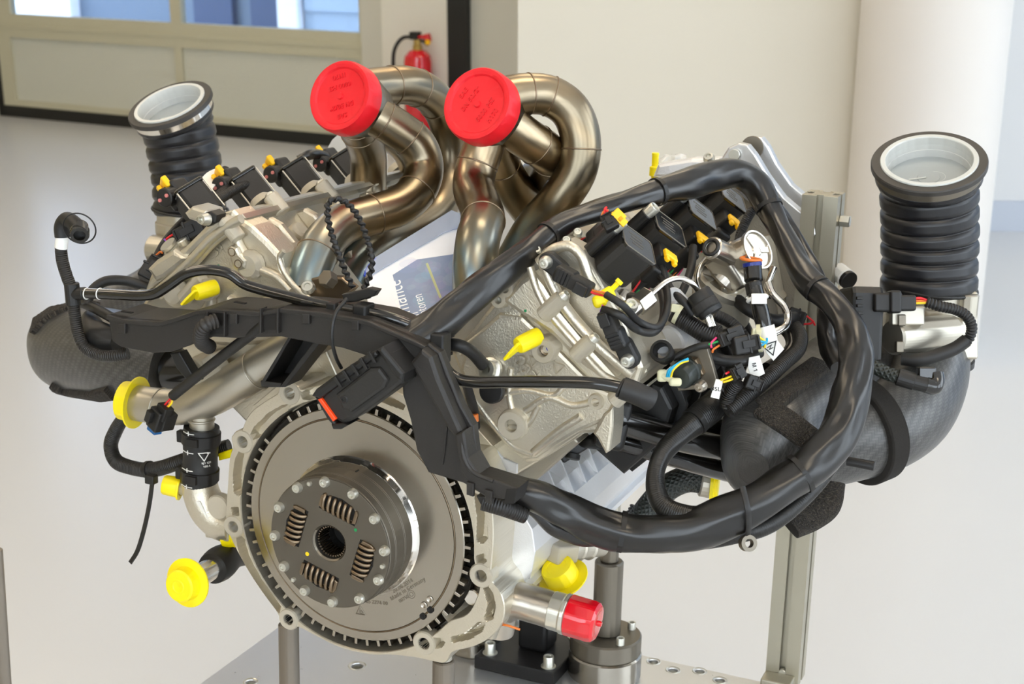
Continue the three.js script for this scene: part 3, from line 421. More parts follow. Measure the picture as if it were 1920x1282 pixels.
{
  // left front cover
  const z = -0.045, p = (l, n = z) => l.map(([x, y]) => N(x, y, n));
  const cover = [[262, 575], [285, 538], [297, 500], [318, 480], [360, 452], [394, 416], [414, 400], [434, 394], [452, 412], [470, 424], [500, 452], [524, 478], [530, 504], [548, 530], [576, 556], [600, 590], [590, 640], [430, 650], [300, 640]];
  const fc = part(eng, 'front_cover', slab(p(cover), -0.085, z, { bev: 0.005 }), mat.cast); const add = (n, g, m = mat.cast) => { const q = mesh(n, Array.isArray(g) ? mg(g) : g, m); fc.add(q); return q; };
  add('upper_plate', slab(p([[286, 545], [300, 505], [322, 486], [362, 458], [398, 422], [414, 404], [428, 402], [436, 416], [424, 428], [400, 446], [366, 480], [325, 520]]), z - 0.012, z + 0.016, { bev: 0.005 }));
  const ridge = (l, w, h) => add('rib', tube(p(l, z + h), w, { seg: 12 }));
  ridge([[292, 550], [324, 520], [364, 482], [400, 444], [434, 420], [452, 410]], 0.0052, 0.014); ridge([[300, 556], [332, 526], [370, 490], [404, 454], [430, 434]], 0.0036, 0.01);
  ridge([[374, 600], [395, 560], [380, 530], [372, 510]], 0.006, 0.004); ridge([[440, 440], [455, 470], [480, 500], [520, 520], [545, 545]], 0.005, 0.004); ridge([[532, 470], [524, 482], [531, 506], [550, 534], [580, 560]], 0.003, 0.006); ridge([[430, 560], [460, 580], [490, 570], [520, 560]], 0.006, 0.002);
  for (const [x0, y0, x1, y1] of [[448, 448, 420, 412], [345, 560, 380, 520]]) add('bolt_boss', rod(N(x0, y0, z + 0.01), N(x1, y1, z + 0.01), 0.0085));
  // two-hole mounting pad
  add('mounting_pad', slab(p([[438, 462], [446, 456], [458, 460], [464, 472], [476, 484], [474, 500], [460, 504], [450, 496], [444, 480]]), z, z + 0.014, { bev: 0.003 }));
  for (const [x, y] of [[449, 468], [461, 490]]) add('bore', put(lat([[0, 0.006], [0.0032, 0.006], [0.0038, 0.0145], [0.0046, 0.0148]], 16), N(x, y, z)), mat.bronze);
  add('cylinder_boss', cylAt(N(478, 494, z - 0.004), dN, 0.016, 0.016, 28, 0.005)); add('plug_boss', cylAt(N(398, 540, z), V(0.1, 0.05, 1), 0.012, 0.018, 24, 0.004)); add('cylinder_boss', cylAt(N(335, 545, z), dN, 0.017, 0.012, 28, 0.005)); add('cast_number', castText('30', N(404, 482, z + 0.001), V(0.7, 0.7, 0), V(-0.7, 0.7, 0), 0.01, 0.0012));
  add('paint_dot', cylAt(N(410, 498, z), dN, 0.0014, 0.0014, 10), M({ color: 0x0c7a4a, roughness: 0.5 }));
  add('end_block', slab(p([[296, 498], [312, 482], [345, 462], [372, 478], [330, 515], [312, 522]]), z - 0.02, z + 0.02, { bev: 0.005 })); add('tab', slab(p([[358, 396], [372, 384], [398, 392], [404, 408], [388, 416], [366, 408]], z), z - 0.02, z + 0.012, { bev: 0.003 }));
  for (const [x, y] of [[276, 548], [388, 410]]) add('bolt', put(torx(0.0055, 0.014), N(x, y, z + 0.01), V(-0.1, 0.1, 1)), mat.zinc);
}
function castText(txt, o, X, Yd, h, t) { return letters(txt, o, X, Yd, h, t * 0.8); }

// ---------- flywheel and clutch ----------
{
  const fw = T('flywheel', 'steel flywheel with toothed rim and dark clutch drum in the bell housing', 'flywheel');
  const disc = part(fw, 'disc', lat([[0, -0.012], [0.1245, -0.012], [0.125, -0.011], [0.125, -0.001], [0.1242, 0], [0.1158, 0], [0.1153, -0.0012], [0.1142, -0.0012], [0.1137, 0.0004], [0.1, 0.0008], [0.06, 0.0008], [0, 0.0008]], 160, 0.3), mat.brushed);
  const td = slab([V(-0.0017, 0), V(0.0017, 0), V(0.0015, 0.0066), V(-0.0015, 0.0066)], -0.011, -0.001, { bev: 0.0003 });
  for (let i = 0; i < 60; i++) { if (i === 7 || i === 8) continue; const a = Math.PI * 2 * i / 60 + rad(1.5) + rad(44); const g = td.clone(); g.translate(0, 0.1247, 0); g.rotateZ(a - Math.PI / 2 + rad(45)); part(disc, 'tooth', g, mat.steel); }
  part(fw, 'copper_line', ringAt(V(0, 0, 0.0001), dN, 0.1148, 0.0007, 120), mat.bronze);
  part(fw, 'drum_base_ring', lat([[0.0705, 0.0005], [0.0762, 0.0005], [0.0745, 0.0018], [0.0725, 0.0045], [0.0712, 0.0075], [0.07, 0.0075]], 96, 0.9), mat.bright);
  const h = 0.048;
  const drum = part(fw, 'clutch_drum', lat([[0.0712, 0.0005], [0.0709, 0.02], [0.0705, 0.0205], [0.0705, 0.0218], [0.0702, 0.0222], [0.0698, h - 0.011], [0.0694, h - 0.0105], [0.0694, h - 0.0095], [0.069, h - 0.009], [0.0687, h - 0.001], [0.068, h], [0.02, h], [0.0195, h - 0.001], [0.0192, 0.005]], 120, 0.3), mat.drum);
  // face plate with four spring windows
  const win = (k) => { const o = []; const d = 0.039, hw = 0.021, t0 = -0.0082; const pts = [[-hw, t0], [hw, t0], [hw * 1.02, 0.004], [hw * 0.6, 0.0102], [0, 0.0125], [-hw * 0.6, 0.0102], [-hw * 1.02, 0.004]]; for (const [x, y] of pts) { const a = k * Math.PI / 2 + rad(-17), X = x, Yy = y + d; o.push(V(X * Math.cos(a) - Yy * Math.sin(a), X * Math.sin(a) + Yy * Math.cos(a))); } return o; };
  const sh = new THREE.Shape(); sh.absarc(0, 0, 0.0676, 0, Math.PI * 2); for (let k = 0; k < 4; k++) sh.holes.push(path2(win(k))); sh.holes.push(circ(0, 0, 0.0192, 40));
  part(drum, 'face_plate', slab(sh, h - 0.001, h + 0.0012, { bev: 0.0004 }), mat.drum);
  for (let k = 0; k < 4; k++) {
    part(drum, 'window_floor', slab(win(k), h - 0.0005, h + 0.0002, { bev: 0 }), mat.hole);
    const a = k * Math.PI / 2 + rad(-17), c = V(-Math.sin(a) * 0.0402, Math.cos(a) * 0.0402, h + 0.0008), d = V(Math.cos(a), Math.sin(a), 0), q = V(-Math.sin(a), Math.cos(a), 0), pts = [];
    for (let i = 0; i <= 150; i++) { const t = i / 150, w = t * Math.PI * 2 * 6; pts.push(c.clone().addScaledVector(d, (t - 0.5) * 0.036).addScaledVector(q, Math.cos(w) * 0.0078).addScaledVector(dN, Math.sin(w) * 0.004)); }
    part(drum, 'damper_spring', sweep(pts, 0.0019, { seg: 8 }), mat.bronze);
    for (const s of [-1, 1]) part(drum, 'spring_seat', slab([[0, -0.007], [0.004, -0.006], [0.004, 0.004], [0.0025, 0.0075], [0, 0.007]].map(([x, y]) => { const e = c.clone().addScaledVector(d, s * (0.0178 + x)).addScaledVector(q, y); return V(e.x, e.y); }), h, h + 0.0035, { bev: 0.0008 }), mat.bronze);
  }
  // splined hub
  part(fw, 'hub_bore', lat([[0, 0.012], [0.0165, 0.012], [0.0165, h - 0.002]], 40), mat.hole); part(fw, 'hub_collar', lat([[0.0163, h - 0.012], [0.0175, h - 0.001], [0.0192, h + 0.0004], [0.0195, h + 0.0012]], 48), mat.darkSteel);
  part(drum, 'spline', Array.from({ length: 34 }, (_, i) => { const a = i / 34 * Math.PI * 2; return boxAt(V(0.0158 * Math.cos(a), 0.0158 * Math.sin(a), h - 0.014), 0.0022, 0.0016, 0.02, dN, V(Math.cos(a), Math.sin(a), 0), 0.0003); }), mat.bronze);
  const sp = [[559, 913.3], [610, 903], [663, 925], [703.5, 971.5], [722, 1031.5], [711, 1086], [675.5, 1121], [625, 1127], [573, 1106], [534, 1060.5], [517, 1003], [525, 950]];
  for (const [x, y] of sp) part(drum, 'screw', put(torx(0.0056, 0.0058), N(x, y, h + 0.001)), mat.zinc);
  for (const [x, y] of [[581, 906], [718, 1061], [551, 1086]]) part(drum, 'rivet', put(torx(0.0028, 0.003), N(x, y, h + 0.001)), mat.zinc);
  part(fw, 'paint_dot', cylAt(N(576.5, 1038, h + 0.0008), dN, 0.0022, 0.0006, 16), M({ color: 0xf2cf10, roughness: 0.5 }), 'yellow paint dot'); part(fw, 'paint_dot', cylAt(N(667, 993, h + 0.0008), dN, 0.0018, 0.0006, 16), M({ color: 0x0c8a4a, roughness: 0.5 }), 'green paint dot');
  part(fw, 'timing_mark', boxAt(N(659, 889, 0.045).setZ(0.034).multiply(V(1, 1, 1)), 0.0015, 0.0012, 0.006), mat.hole);
  for (const [x, y, m] of [[806, 1123, mat.steel], [795, 1134, mat.steel], [807, 1143, mat.hole], [793, 1155, mat.hole]]) part(disc, 'balance_hole', put(lat([[0, 0.0003], [0.0022, 0.0006], [0.003, 0.0012], [0.0036, 0.0008]], 16), N(x, y, 0.0006)), m);
  // etched inscription on the disc
  const ta = rad(38), tX = V(Math.cos(ta), Math.sin(ta), 0), tY = V(-Math.sin(ta), Math.cos(ta), 0), ins = (w, x, y, h) => letters(w, N(x, y, 0.0008), tX, tY, h, 0.0002);
  part(disc, 'inscription', [ins('20.06.2014', 738, 1112, 0.0042), ins('Made in Germany', 734, 1126, 0.0042), ins('00750', 750, 1130, 0.0036), letters('65 2274 00', N(686, 1130, 0.0008), V(1, 0.12, 0), V(-0.12, 1, 0), 0.0038, 0.0002), ringAt(N(771, 1114, 0.0009), dN, 0.0042, 0.0003, 24), ringAt(N(771, 1114, 0.0009), dN, 0.0022, 0.0003, 20)], mat.darkSteel);
  const tq = N(676, 1146, 0.001); part(fw, 'triangle_mark', [0, 1, 2].map((i) => { const a = i * 2.094 + 1.57 + 0.1, b = a + 2.094, k = 0.0065; return rod(V(tq.x + Math.cos(a) * k, tq.y + Math.sin(a) * k, 0.001), V(tq.x + Math.cos(b) * k, tq.y + Math.sin(b) * k, 0.001), 0.0004, 6); }).concat(rod(V(tq.x - 0.001, tq.y + 0.003, 0.001), V(tq.x - 0.001, tq.y - 0.0018, 0.001), 0.0004, 6), ringAt(V(tq.x + 0.0008, tq.y - 0.0008, 0.001), dN, 0.0015, 0.0004, 16)), mat.darkSteel);
}

// ---------- exhaust headers ----------
const tint = (o) => tex(256, 64, (x, y) => {   // heat colours along the pipe: gold, bronze, violet, blue
  const t = x + 0.06 * tn(x, y, 9, o) + 0.05 * tn(x, y, 22, o + 2), q = 0.5 + 0.5 * Math.sin(t * 7 + o), p = Math.max(0, 1 - t * 3.2), d = 0.9 + 0.1 * tn(x, y, 10, o + 5);
  let r = 0.56 + 0.14 * q, g = 0.515 + 0.12 * q, b = 0.43 + 0.1 * q;
  const blue = Math.min(1, p * 1.5) * (0.6 + 0.7 * tn(x, y, 14, o)); r -= 0.15 * Math.max(0, blue); g += 0.01 * blue; b += 0.17 * Math.max(0, blue);
  const rust = Math.max(0, tn(x, y, 7, o + 9)) * 0.4; r += 0.1 * rust; b -= 0.15 * rust; g -= 0.03 * rust;
  return [r * d, g * d, b * d];
}, true, [1, 1]);
function header(name, label, tubes, cap, o) {
  const t = T(name, label, 'exhaust header');
  const pm = M({ color: 0xffffff, map: tint(o), metalness: 1, roughness: 0.29 });
  for (const { pts, r, d, seams = [] } of tubes) {
    const c = curve(pts, 70); let L = 0; for (let i = 1; i < c.length; i++) L += c[i].distanceTo(c[i - 1]);
    const g = sweep(c, r, { seg: 36, caps: true }); const uv = g.attributes.uv; for (let i = 0; i < uv.count; i++) uv.setXY(i, uv.getX(i) / L * 0.96 + 0.02, uv.getY(i) / (r * 6.283));
    const p = part(t, 'pipe', g, pm);
    for (const s of seams) { const k = Math.round(s * (c.length - 1)), q = c[k], dir = c[Math.min(k + 1, c.length - 1)].clone().sub(c[k - 1]); p.add(mesh('weld_seam', ringAt(q, dir, r * 1.0, 0.0009, 40), mat.bronze)); }
  }
  // collector cone and the red cap
  const { p, dir, r } = cap; part(t, 'collector', put(lat([[0.0375, -0.004], [0.0375, -0.03], [0.036, -0.036], [0.031, -0.06], [0.0, -0.075]], 40), p, dir), pm);
  return t;
}
const inv = (dx, dy, dz) => rt(V(dx, dy, dz));
function rt(c) { return V(c.x, c.y * cp + c.z * -sp * -1 * 0 + c.z * sp, c.z * cp - c.y * sp).applyMatrix4(EMi); }   // camera axes (x right, y up, z to the viewer) to the engine frame
const capDirL = rt(V(-0.46, 0.12, 0.88)).normalize(), capDirR = rt(V(-0.44, 0.16, 0.88)).normalize();
const capL = D(638, 180, 1.575), capR = D(895, 195, 1.51);
const hr = 0.0222;
header('exhaust_header', 'left heat tinted four pipe exhaust header over the vee', [
  { pts: pD([[572, 552, 1.5], [582, 508, 1.51], [606, 456, 1.53], [648, 418, 1.56], [700, 402, 1.58], [752, 384, 1.6], [786, 350, 1.62], [795, 308, 1.63], [780, 270, 1.625], [745, 242, 1.615], [705, 218, 1.605], [668, 198, 1.6]]), r: hr, seams: [0.14, 0.42, 0.6, 0.8, 0.9] },
  { pts: pD([[640, 560, 1.6], [668, 500, 1.63], [716, 458, 1.66], [770, 432, 1.7], [818, 396, 1.74], [845, 340, 1.76], [848, 280, 1.76], [835, 220, 1.74], [806, 178, 1.7], [765, 160, 1.665], [716, 162, 1.635], [670, 168, 1.6]]), r: hr, seams: [0.72, 0.8, 0.88] },
  { pts: pD([[690, 470, 1.76], [690, 400, 1.76], [691, 340, 1.76], [690, 290, 1.74], [672, 240, 1.68], [656, 205, 1.61]]), r: hr, seams: [0.7, 0.82] },
  { pts: pD([[740, 520, 1.85], [770, 440, 1.85], [790, 360, 1.86], [772, 290, 1.82], [720, 240, 1.74], [672, 208, 1.62]]), r: hr, seams: [] },
], { p: capL, dir: capDirL }, 0.3);
header('exhaust_header', 'right heat tinted four pipe exhaust header over the vee', [
  { pts: pD([[890, 560, 1.43], [890, 505, 1.43], [896, 450, 1.44], [906, 412, 1.47], [900, 386, 1.51], [888, 352, 1.54], [892, 318, 1.55], [905, 280, 1.55], [914, 240, 1.545], [912, 214, 1.535]]), r: 0.0224, seams: [0.36, 0.78] },
  { pts: pD([[960, 500, 1.62], [1000, 430, 1.6], [1046, 376, 1.58], [1082, 318, 1.57], [1088, 256, 1.565], [1068, 206, 1.56], [1030, 180, 1.555], [985, 176, 1.545], [930, 186, 1.535]]), r: 0.0222, seams: [0.54, 0.78, 0.87] },
  { pts: pD([[1060, 480, 1.76], [1030, 420, 1.75], [1000, 370, 1.73], [1002, 340, 1.71], [1026, 322, 1.67], [1036, 300, 1.61], [1018, 280, 1.572], [985, 258, 1.553], [950, 232, 1.54], [918, 210, 1.53]]), r: 0.0225, seams: [0.68, 0.8] },
  { pts: pD([[1040, 470, 1.72], [1012, 420, 1.7], [975, 370, 1.67], [945, 320, 1.64], [928, 270, 1.59], [916, 222, 1.54]]), r: 0.022, seams: [0.6] },
], { p: capR, dir: capDirR }, 1.7);
function redCap(label, p, dir, r, words, turn) {
  const t = T('pipe_plug', label, 'cap', null), prof = [[0, 0.0015], [0.0032, 0.0012], [0.004, -0.0006], [r * 0.4, -0.0012], [r * 0.76, -0.0006], [r * 0.8, 0.0016], [r * 0.88, 0.003], [r * 0.95, 0.0022], [r * 0.985, 0], [r, -0.004], [r * 1.0, -0.02], [r * 0.985, -0.022], [r * 0.93, -0.022], [r * 0.93, -0.004]];
  part(t, 'cap_body', put(lat(prof, 72, 0.7), p, dir), mat.red);
  const X0 = rt(V(1, 0, 0)); X0.addScaledVector(dir, -X0.dot(dir)).normalize(); const Y0 = dir.clone().cross(X0), cX = X0.clone().multiplyScalar(Math.cos(turn)).addScaledVector(Y0, Math.sin(turn)), cY = dir.clone().cross(cX);
  part(t, 'embossing', words.map(([w, y]) => letters(w, p.clone().addScaledVector(cY, y * r).addScaledVector(dir, -0.0014), cX, cY, r * 0.13, 0.0012, true)), mat.redDeep);
}
redCap('round red plastic cap on the left exhaust collector', capL, capDirL, 0.0405, [['SAE', 0.56], ['DN 50/2"', 0.28], ['6000 PSI', -0.28], ['H170', -0.56]], Math.PI + 0.12);
redCap('round red plastic cap on the right exhaust collector', capR, capDirR, 0.0405, [['SAE', 0.56], ['DN 50/2"', 0.28], ['6000 PSI', -0.28], ['H170', -0.56]], 0.85);

// ---------- intake side: bellows, throttle bodies, carbon plenums ----------
function bellows(name, label, base, top, nrm, r0, r1, clampShiny) {
  const t = T(name, label, 'intake bellows'), L = base.distanceTo(top), c = curve([base, base.clone().lerp(top, 0.45).add(V(0, L * 0.03, -L * 0.035)), top], 150);
  part(t, 'hose', sweep(c, (k, th, s) => { const q = (s / L * 6.4) % 1, e = Math.min(1, Math.pow(Math.abs(Math.sin(Math.PI * q)), 0.6) * 1.15); return (r0 + (r1 - r0) * 0) * (0.925 + 0.075 * e) + 0.0009 * noise.noise(Math.cos(th) * 2, Math.sin(th) * 2, s * 40); }, { seg: 56 }), mat.bellow);
  const R = r1, b = top.clone();
  part(t, 'neck', put(lat([[r0 * 0.97, -0.006], [r0, 0.001], [R * 0.9, 0.004], [R * 0.93, 0.007], [R * 0.93, 0.011], [R * 0.9, 0.013]], 72), b, nrm), mat.bellow);
  part(t, 'clamp_band', put(lat([[R * 0.9, 0.0115], [R * 0.925, 0.0115], [R * 0.925, 0.0195], [R * 0.9, 0.0195]], 72), b, nrm), clampShiny ? mat.bright : mat.darkSteel);
  part(t, 'rim', put(lat([[R * 0.86, 0.019], [R * 0.96, 0.02], [R, 0.0215], [R, 0.026], [R * 0.985, 0.0275], [R * 0.84, 0.0275], [R * 0.83, 0.026], [R * 0.83, 0.0]], 84), b, nrm), mat.rubberRim);
  const k = T('dust_plug', label.replace(/ribbed intake bellows/, 'translucent plastic dust plug in the mouth of the bellows').replace('black ', 'round '), 'dust plug');
  part(k, 'plug_rim', put(lat([[R * 0.745, 0.016], [R * 0.745, 0.0285], [R * 0.755, 0.0295], [R * 0.83, 0.0295], [R * 0.84, 0.0285], [R * 0.84, 0.0276], [R * 0.825, 0.0276]], 84), b, nrm), mat.cap);
  part(k, 'plug_wall', put(lat([[R * 0.825, 0.0275], [R * 0.775, 0.0265], [R * 0.745, 0.02], [R * 0.73, 0.014], [R * 0.72, 0.0135], [R * 0.71, 0.008], [R * 0.7, 0.0045]], 84, 0.3), b, nrm), mat.cap);
  part(k, 'plug_disc', put(lat([[0, 0.004], [R * 0.7, 0.004], [R * 0.7, 0.0055], [R * 0.2, 0.0055], [R * 0.19, 0.0062], [0, 0.0062]], 72), b, nrm), mat.capDisc);
  const lx = rt(V(1, 0, 0)).addScaledVector(nrm, 0); part(k, 'moulded_mark', [ringAt(b.clone().addScaledVector(nrm, 0.006).addScaledVector(lx, R * 0.12), nrm, R * 0.17, 0.0007, 32), ...[-0.4, -0.28, -0.16, -0.04].map((q) => put(box(R * 0.3, 0.0016, 0.0008, 0.0002), b.clone().addScaledVector(nrm, 0.006).addScaledVector(lx, -R * 0.2).addScaledVector(rt(V(0, 1, 0)), q * R * 0.5), nrm, lx))], mat.cap);
  return t;
}
const nTop = V(0, 0.9, 0.43).normalize();
const rB = D(1741, 546, 1.625), rTp = D(1741, 341, 1.585);
bellows('intake_bellows', 'black ribbed intake bellows on the right throttle body', rB, rTp, nTop, 0.0535, 0.0618, false);
const lB = D(357, 400, 2.03), lTp = D(332, 226, 2.0);
bellows('intake_bellows', 'black ribbed intake bellows behind the left cam cover', lB, lTp, V(-0.08, 0.88, 0.46).normalize(), 0.0505, 0.0605, true);
const P = (x, y, d) => D(x, y, d), UP = V(0, 1, 0), RX = rt(V(1, 0, 0)), RZ = rt(V(0, 0, 1));
function throttle(s) {   // s = 1 right, -1 left; built round the neck of its bellows
  const t = T('throttle_unit', s > 0 ? 'cast throttle body with black motor housing under the right bellows' : 'cast throttle body half hidden under the left bellows', 'throttle body'), b = s > 0 ? rB : lB;
  part(t, 'neck', put(lat([[0.046, -0.07], [0.052, -0.068], [0.052, -0.062], [0.044, -0.058], [0.044, -0.03], [0.049, -0.026], [0.049, -0.012], [0.0465, -0.01], [0.0465, 0.006]], 56), b, UP), mat.aluSoft);
  part(t, 'body', put(lat([[0.053, -0.075], [0.056, -0.073], [0.056, -0.066], [0.05, -0.06], [0.048, -0.02], [0.03, -0.016]], 56), b, UP), mat.aluSoft);
  part(t, 'gasket', put(lat([[0.05, -0.084], [0.058, -0.082], [0.058, -0.075], [0.05, -0.074]], 56), b, UP), mat.rubber);
  part(t, 'clamp', ringAt(b.clone().add(V(0, 0.006, 0)), V(0.05, 1, 0), 0.052, 0.0022, 48), mat.rubber);
  if (s < 0) { part(t, 'motor', rod(b.clone().add(V(-0.03, -0.045, 0.05)), b.clone().add(V(0.05, -0.045, 0.05)), 0.02), mat.aluSoft); return; }
  const m0 = P(1672, 632, 1.535), m1 = P(1784, 622, 1.575);
  part(t, 'motor', [rod(m0, m1, 0.0192, 40), rod(m1, P(1791, 622, 1.577), 0.0165, 40)], mat.aluSoft);
  part(t, 'lug', [boxAt(P(1811, 610, 1.6), 0.02, 0.075, 0.025, RZ, RX), cylAt(P(1812, 600, 1.595), UP, 0.011, 0.03), boxAt(P(1700, 592, 1.53), 0.035, 0.02, 0.012, RZ, RX)], mat.aluSoft);
  part(t, 'bolt', put(torx(0.007, 0.007), P(1812, 572, 1.595), UP), mat.zinc);
  // black motor cover: a rounded slab seen from its edge
  const o = P(1640, 612, 1.535), zx = rt(V(0.93, 0.02, 0.36)).normalize(), yx = UP.clone();
  part(t, 'motor_cover', slabOn(o.clone().addScaledVector(zx, -0.032), RZ.clone().negate().addScaledVector(zx, 0.0), yx, [[-0.034, 0.036], [-0.028, 0.043], [0.03, 0.043], [0.036, 0.036], [0.036, -0.02], [0.026, -0.042], [-0.01, -0.046], [-0.03, -0.034]], 0.034, { bev: 0.004 }), mat.black);
  part(t, 'cooling_rib', [0, 1, 2, 3, 4, 5, 6].map((i) => boxAt(P(1603 + i * 0.5, 560 + i * 14, 1.53), 0.006, 0.003, 0.045, RZ, RX)), mat.black);
  part(t, 'edge_clip', [[1684, 566], [1690, 600], [1686, 650], [1630, 548], [1648, 556]].map(([x, y]) => boxAt(P(x, y, 1.522), 0.008, 0.012, 0.008, RZ, RX)), mat.darkSteel);
  part(t, 'socket', boxAt(P(1662, 567, 1.515), 0.03, 0.02, 0.02, RZ, RX, 0.003), mat.black);
}
throttle(1); throttle(-1);
// plenum: boxy body along the bank, elbow bulging outwards and up to the throttle body
const plBody = [P(1412, 878, 1.418), P(1462, 822, 1.47), P(1520, 772, 1.53), P(1575, 728, 1.59), P(1620, 690, 1.66)];
const plElbow = [P(1505, 830, 1.52), P(1580, 816, 1.525), P(1650, 800, 1.54), P(1702, 768, 1.565), P(1732, 712, 1.6), P(1740, 655, 1.63)];
function ribbon(hs, w, th) {   // a foam strip laid on surface points with normals
  const n = hs.length, pos = [], uv = [], idx = []; let s = 0;
  for (let i = 0; i < n; i++) { const T0 = hs[Math.min(i + 1, n - 1)].p.clone().sub(hs[Math.max(0, i - 1)].p).normalize(), nn = hs[i].n, side = T0.clone().cross(nn).normalize(); if (i) s += hs[i].p.distanceTo(hs[i - 1].p); [[-w, -0.002], [-w, th * 0.8], [-w * 0.85, th], [w * 0.85, th], [w, th * 0.8], [w, -0.002]].forEach(([a, b], j) => { const p = hs[i].p.clone().addScaledVector(side, a).addScaledVector(nn, b); pos.push(p.x, p.y, p.z); uv.push(s, a); if (i && j) { const k = i * 6 + j; idx.push(k - 7, k - 6, k, k - 7, k, k - 1); } }); }
  idx.push(0, 5, 1, 1, 5, 2, 2, 5, 4, 2, 4, 3); const e = (n - 1) * 6; idx.push(e, e + 1, e + 5, e + 1, e + 2, e + 5, e + 2, e + 4, e + 5, e + 2, e + 3, e + 4);
  const g = new THREE.BufferGeometry(); g.setAttribute('position', new THREE.Float32BufferAttribute(pos, 3)); g.setAttribute('uv', new THREE.Float32BufferAttribute(uv, 2)); g.setIndex(idx); g.computeVertexNormals(); return crease(g.toNonIndexed(), 0.7);
}
function plenum(label, mir) {
  const f = (l) => l.map((p) => mir ? V(-p.x - 0.02, p.y - 0.004, p.z) : p), t = T('carbon_plenum', label, 'intake plenum');
  part(t, 'plenum_body', tube(f(plBody), (k) => 0.0535 * Math.sqrt(1 - 0.9 * (1 - Math.min(1, k / 0.16)) ** 2) * (k > 0.9 ? 1 - (k - 0.9) * 2 : 1), { seg: 48, shape: superE(2.7, 1.12, 0.98), n: 60 }), mat.carbon);
  part(t, 'elbow', tube(f(plElbow), (k) => 0.0515 - 0.005 * k, { seg: 56, n: 70 }), mat.carbon);
  return t;
}
const plR = plenum('scuffed carbon fibre intake plenum on the right with foam strips', false);
{
  const t = T('carbon_plenum', 'dusty carbon fibre intake plenum bulging out at the far left', 'intake plenum');
  part(t, 'plenum_body', tube([P(330, 694, 1.72), P(270, 676, 1.74), P(200, 660, 1.79), P(145, 652, 1.85), P(100, 645, 1.92)], (k) => (0.05 + 0.006 * k) * Math.sqrt(Math.max(0.02, 1 - Math.max(0, (k - 0.7) / 0.3) ** 2.4)), { seg: 48, shape: superE(2.3, 1.02, 1.0), n: 70 }), mat.carbon);
  part(t, 'elbow', tube([P(150, 640, 1.92), P(230, 590, 2.0), P(310, 540, 2.06), P(352, 470, 2.06), P(356, 430, 2.04)], 0.045, { seg: 40 }), mat.carbon);
  part(t, 'inlet_tube', tube([P(400, 690, 1.7), P(320, 692, 1.715)], 0.03, { seg: 40 }), mat.gloss);
  const caster = new THREE.Raycaster(); t.updateMatrixWorld(true); const hs = (px) => { const o = []; for (let i = 0; i < px.length - 1; i++) for (let k = 0; k < 10; k++) { caster.set(eEye, rE(px[i][0] + (px[i + 1][0] - px[i][0]) * k / 10, px[i][1] + (px[i + 1][1] - px[i][1]) * k / 10).normalize()); const h = caster.intersectObject(t, true)[0]; if (h) o.push({ p: h.point.clone(), n: h.face.normal.clone() }); } return o; };
  const u = hs([[66, 612], [92, 590], [130, 577], [180, 570]]), l = hs([[100, 722], [125, 734], [165, 742], [215, 734]]);
  if (u.length > 3) one('foam_strip', 'dark foam strip along the top of the left carbon plenum', 'foam strip', ribbon(u, 0.012, 0.006), mat.foam);
  if (l.length > 3) one('foam_strip', 'dark foam strip under the left carbon plenum', 'foam strip', ribbon(l, 0.009, 0.007), mat.foam);
}
{
  const caster = new THREE.Raycaster(), on = [plR]; plR.updateMatrixWorld(true);
  const hit = (x, y) => { caster.set(eEye, rE(x, y).normalize()); const h = caster.intersectObjects(on, true)[0]; return h && { p: h.point.clone(), n: h.face.normal.clone() }; };
  const strip = (label, px, w, th) => { const q = []; for (let i = 0; i < px.length - 1; i++) for (let k = 0; k < 8; k++) q.push([px[i][0] + (px[i + 1][0] - px[i][0]) * k / 8, px[i][1] + (px[i + 1][1] - px[i][1]) * k / 8]); q.push(px[px.length - 1]); const hs = q.map(([x, y]) => hit(x, y)).filter(Boolean); if (hs.length > 3) one('foam_strip', label, 'foam strip', ribbon(hs, w, th), mat.foam); };
  strip('straight foam strip running up along the right plenum', [[1434, 768], [1470, 738], [1510, 706], [1540, 684]], 0.0125, 0.006);
  strip('short foam strip angled down beside the harness on the right plenum', [[1430, 764], [1480, 796], [1530, 834]], 0.0125, 0.006);
  const c = plElbow[2].clone().lerp(plElbow[1], 0.45), ax = plElbow[3].clone().sub(plElbow[1]).normalize(), m = basis(ax, RZ); m.setPosition(c);
  const rg = lat([[0.049, -0.012], [0.0565, -0.012], [0.058, -0.01], [0.058, 0.01], [0.0565, 0.012], [0.049, 0.012]], 64).applyMatrix4(m);
  one('foam_ring', 'thick foam band wrapped round the elbow of the right plenum', 'foam ring', rg, mat.foam);
  one('foam_strip', 'foam skirt hanging below the right plenum behind the harness', 'foam strip', tube([P(1556, 905, 1.46), P(1548, 945, 1.45), P(1520, 968, 1.44), P(1480, 985, 1.43)], 0.012, { seg: 16, shape: superE(4, 0.5, 1.3) }), mat.foam);
  one('rubber_peg', 'small black peg sticking out of the right plenum', 'peg', [rod(P(1588, 864, 1.42), P(1640, 874, 1.41), 0.0047)], mat.black);
}

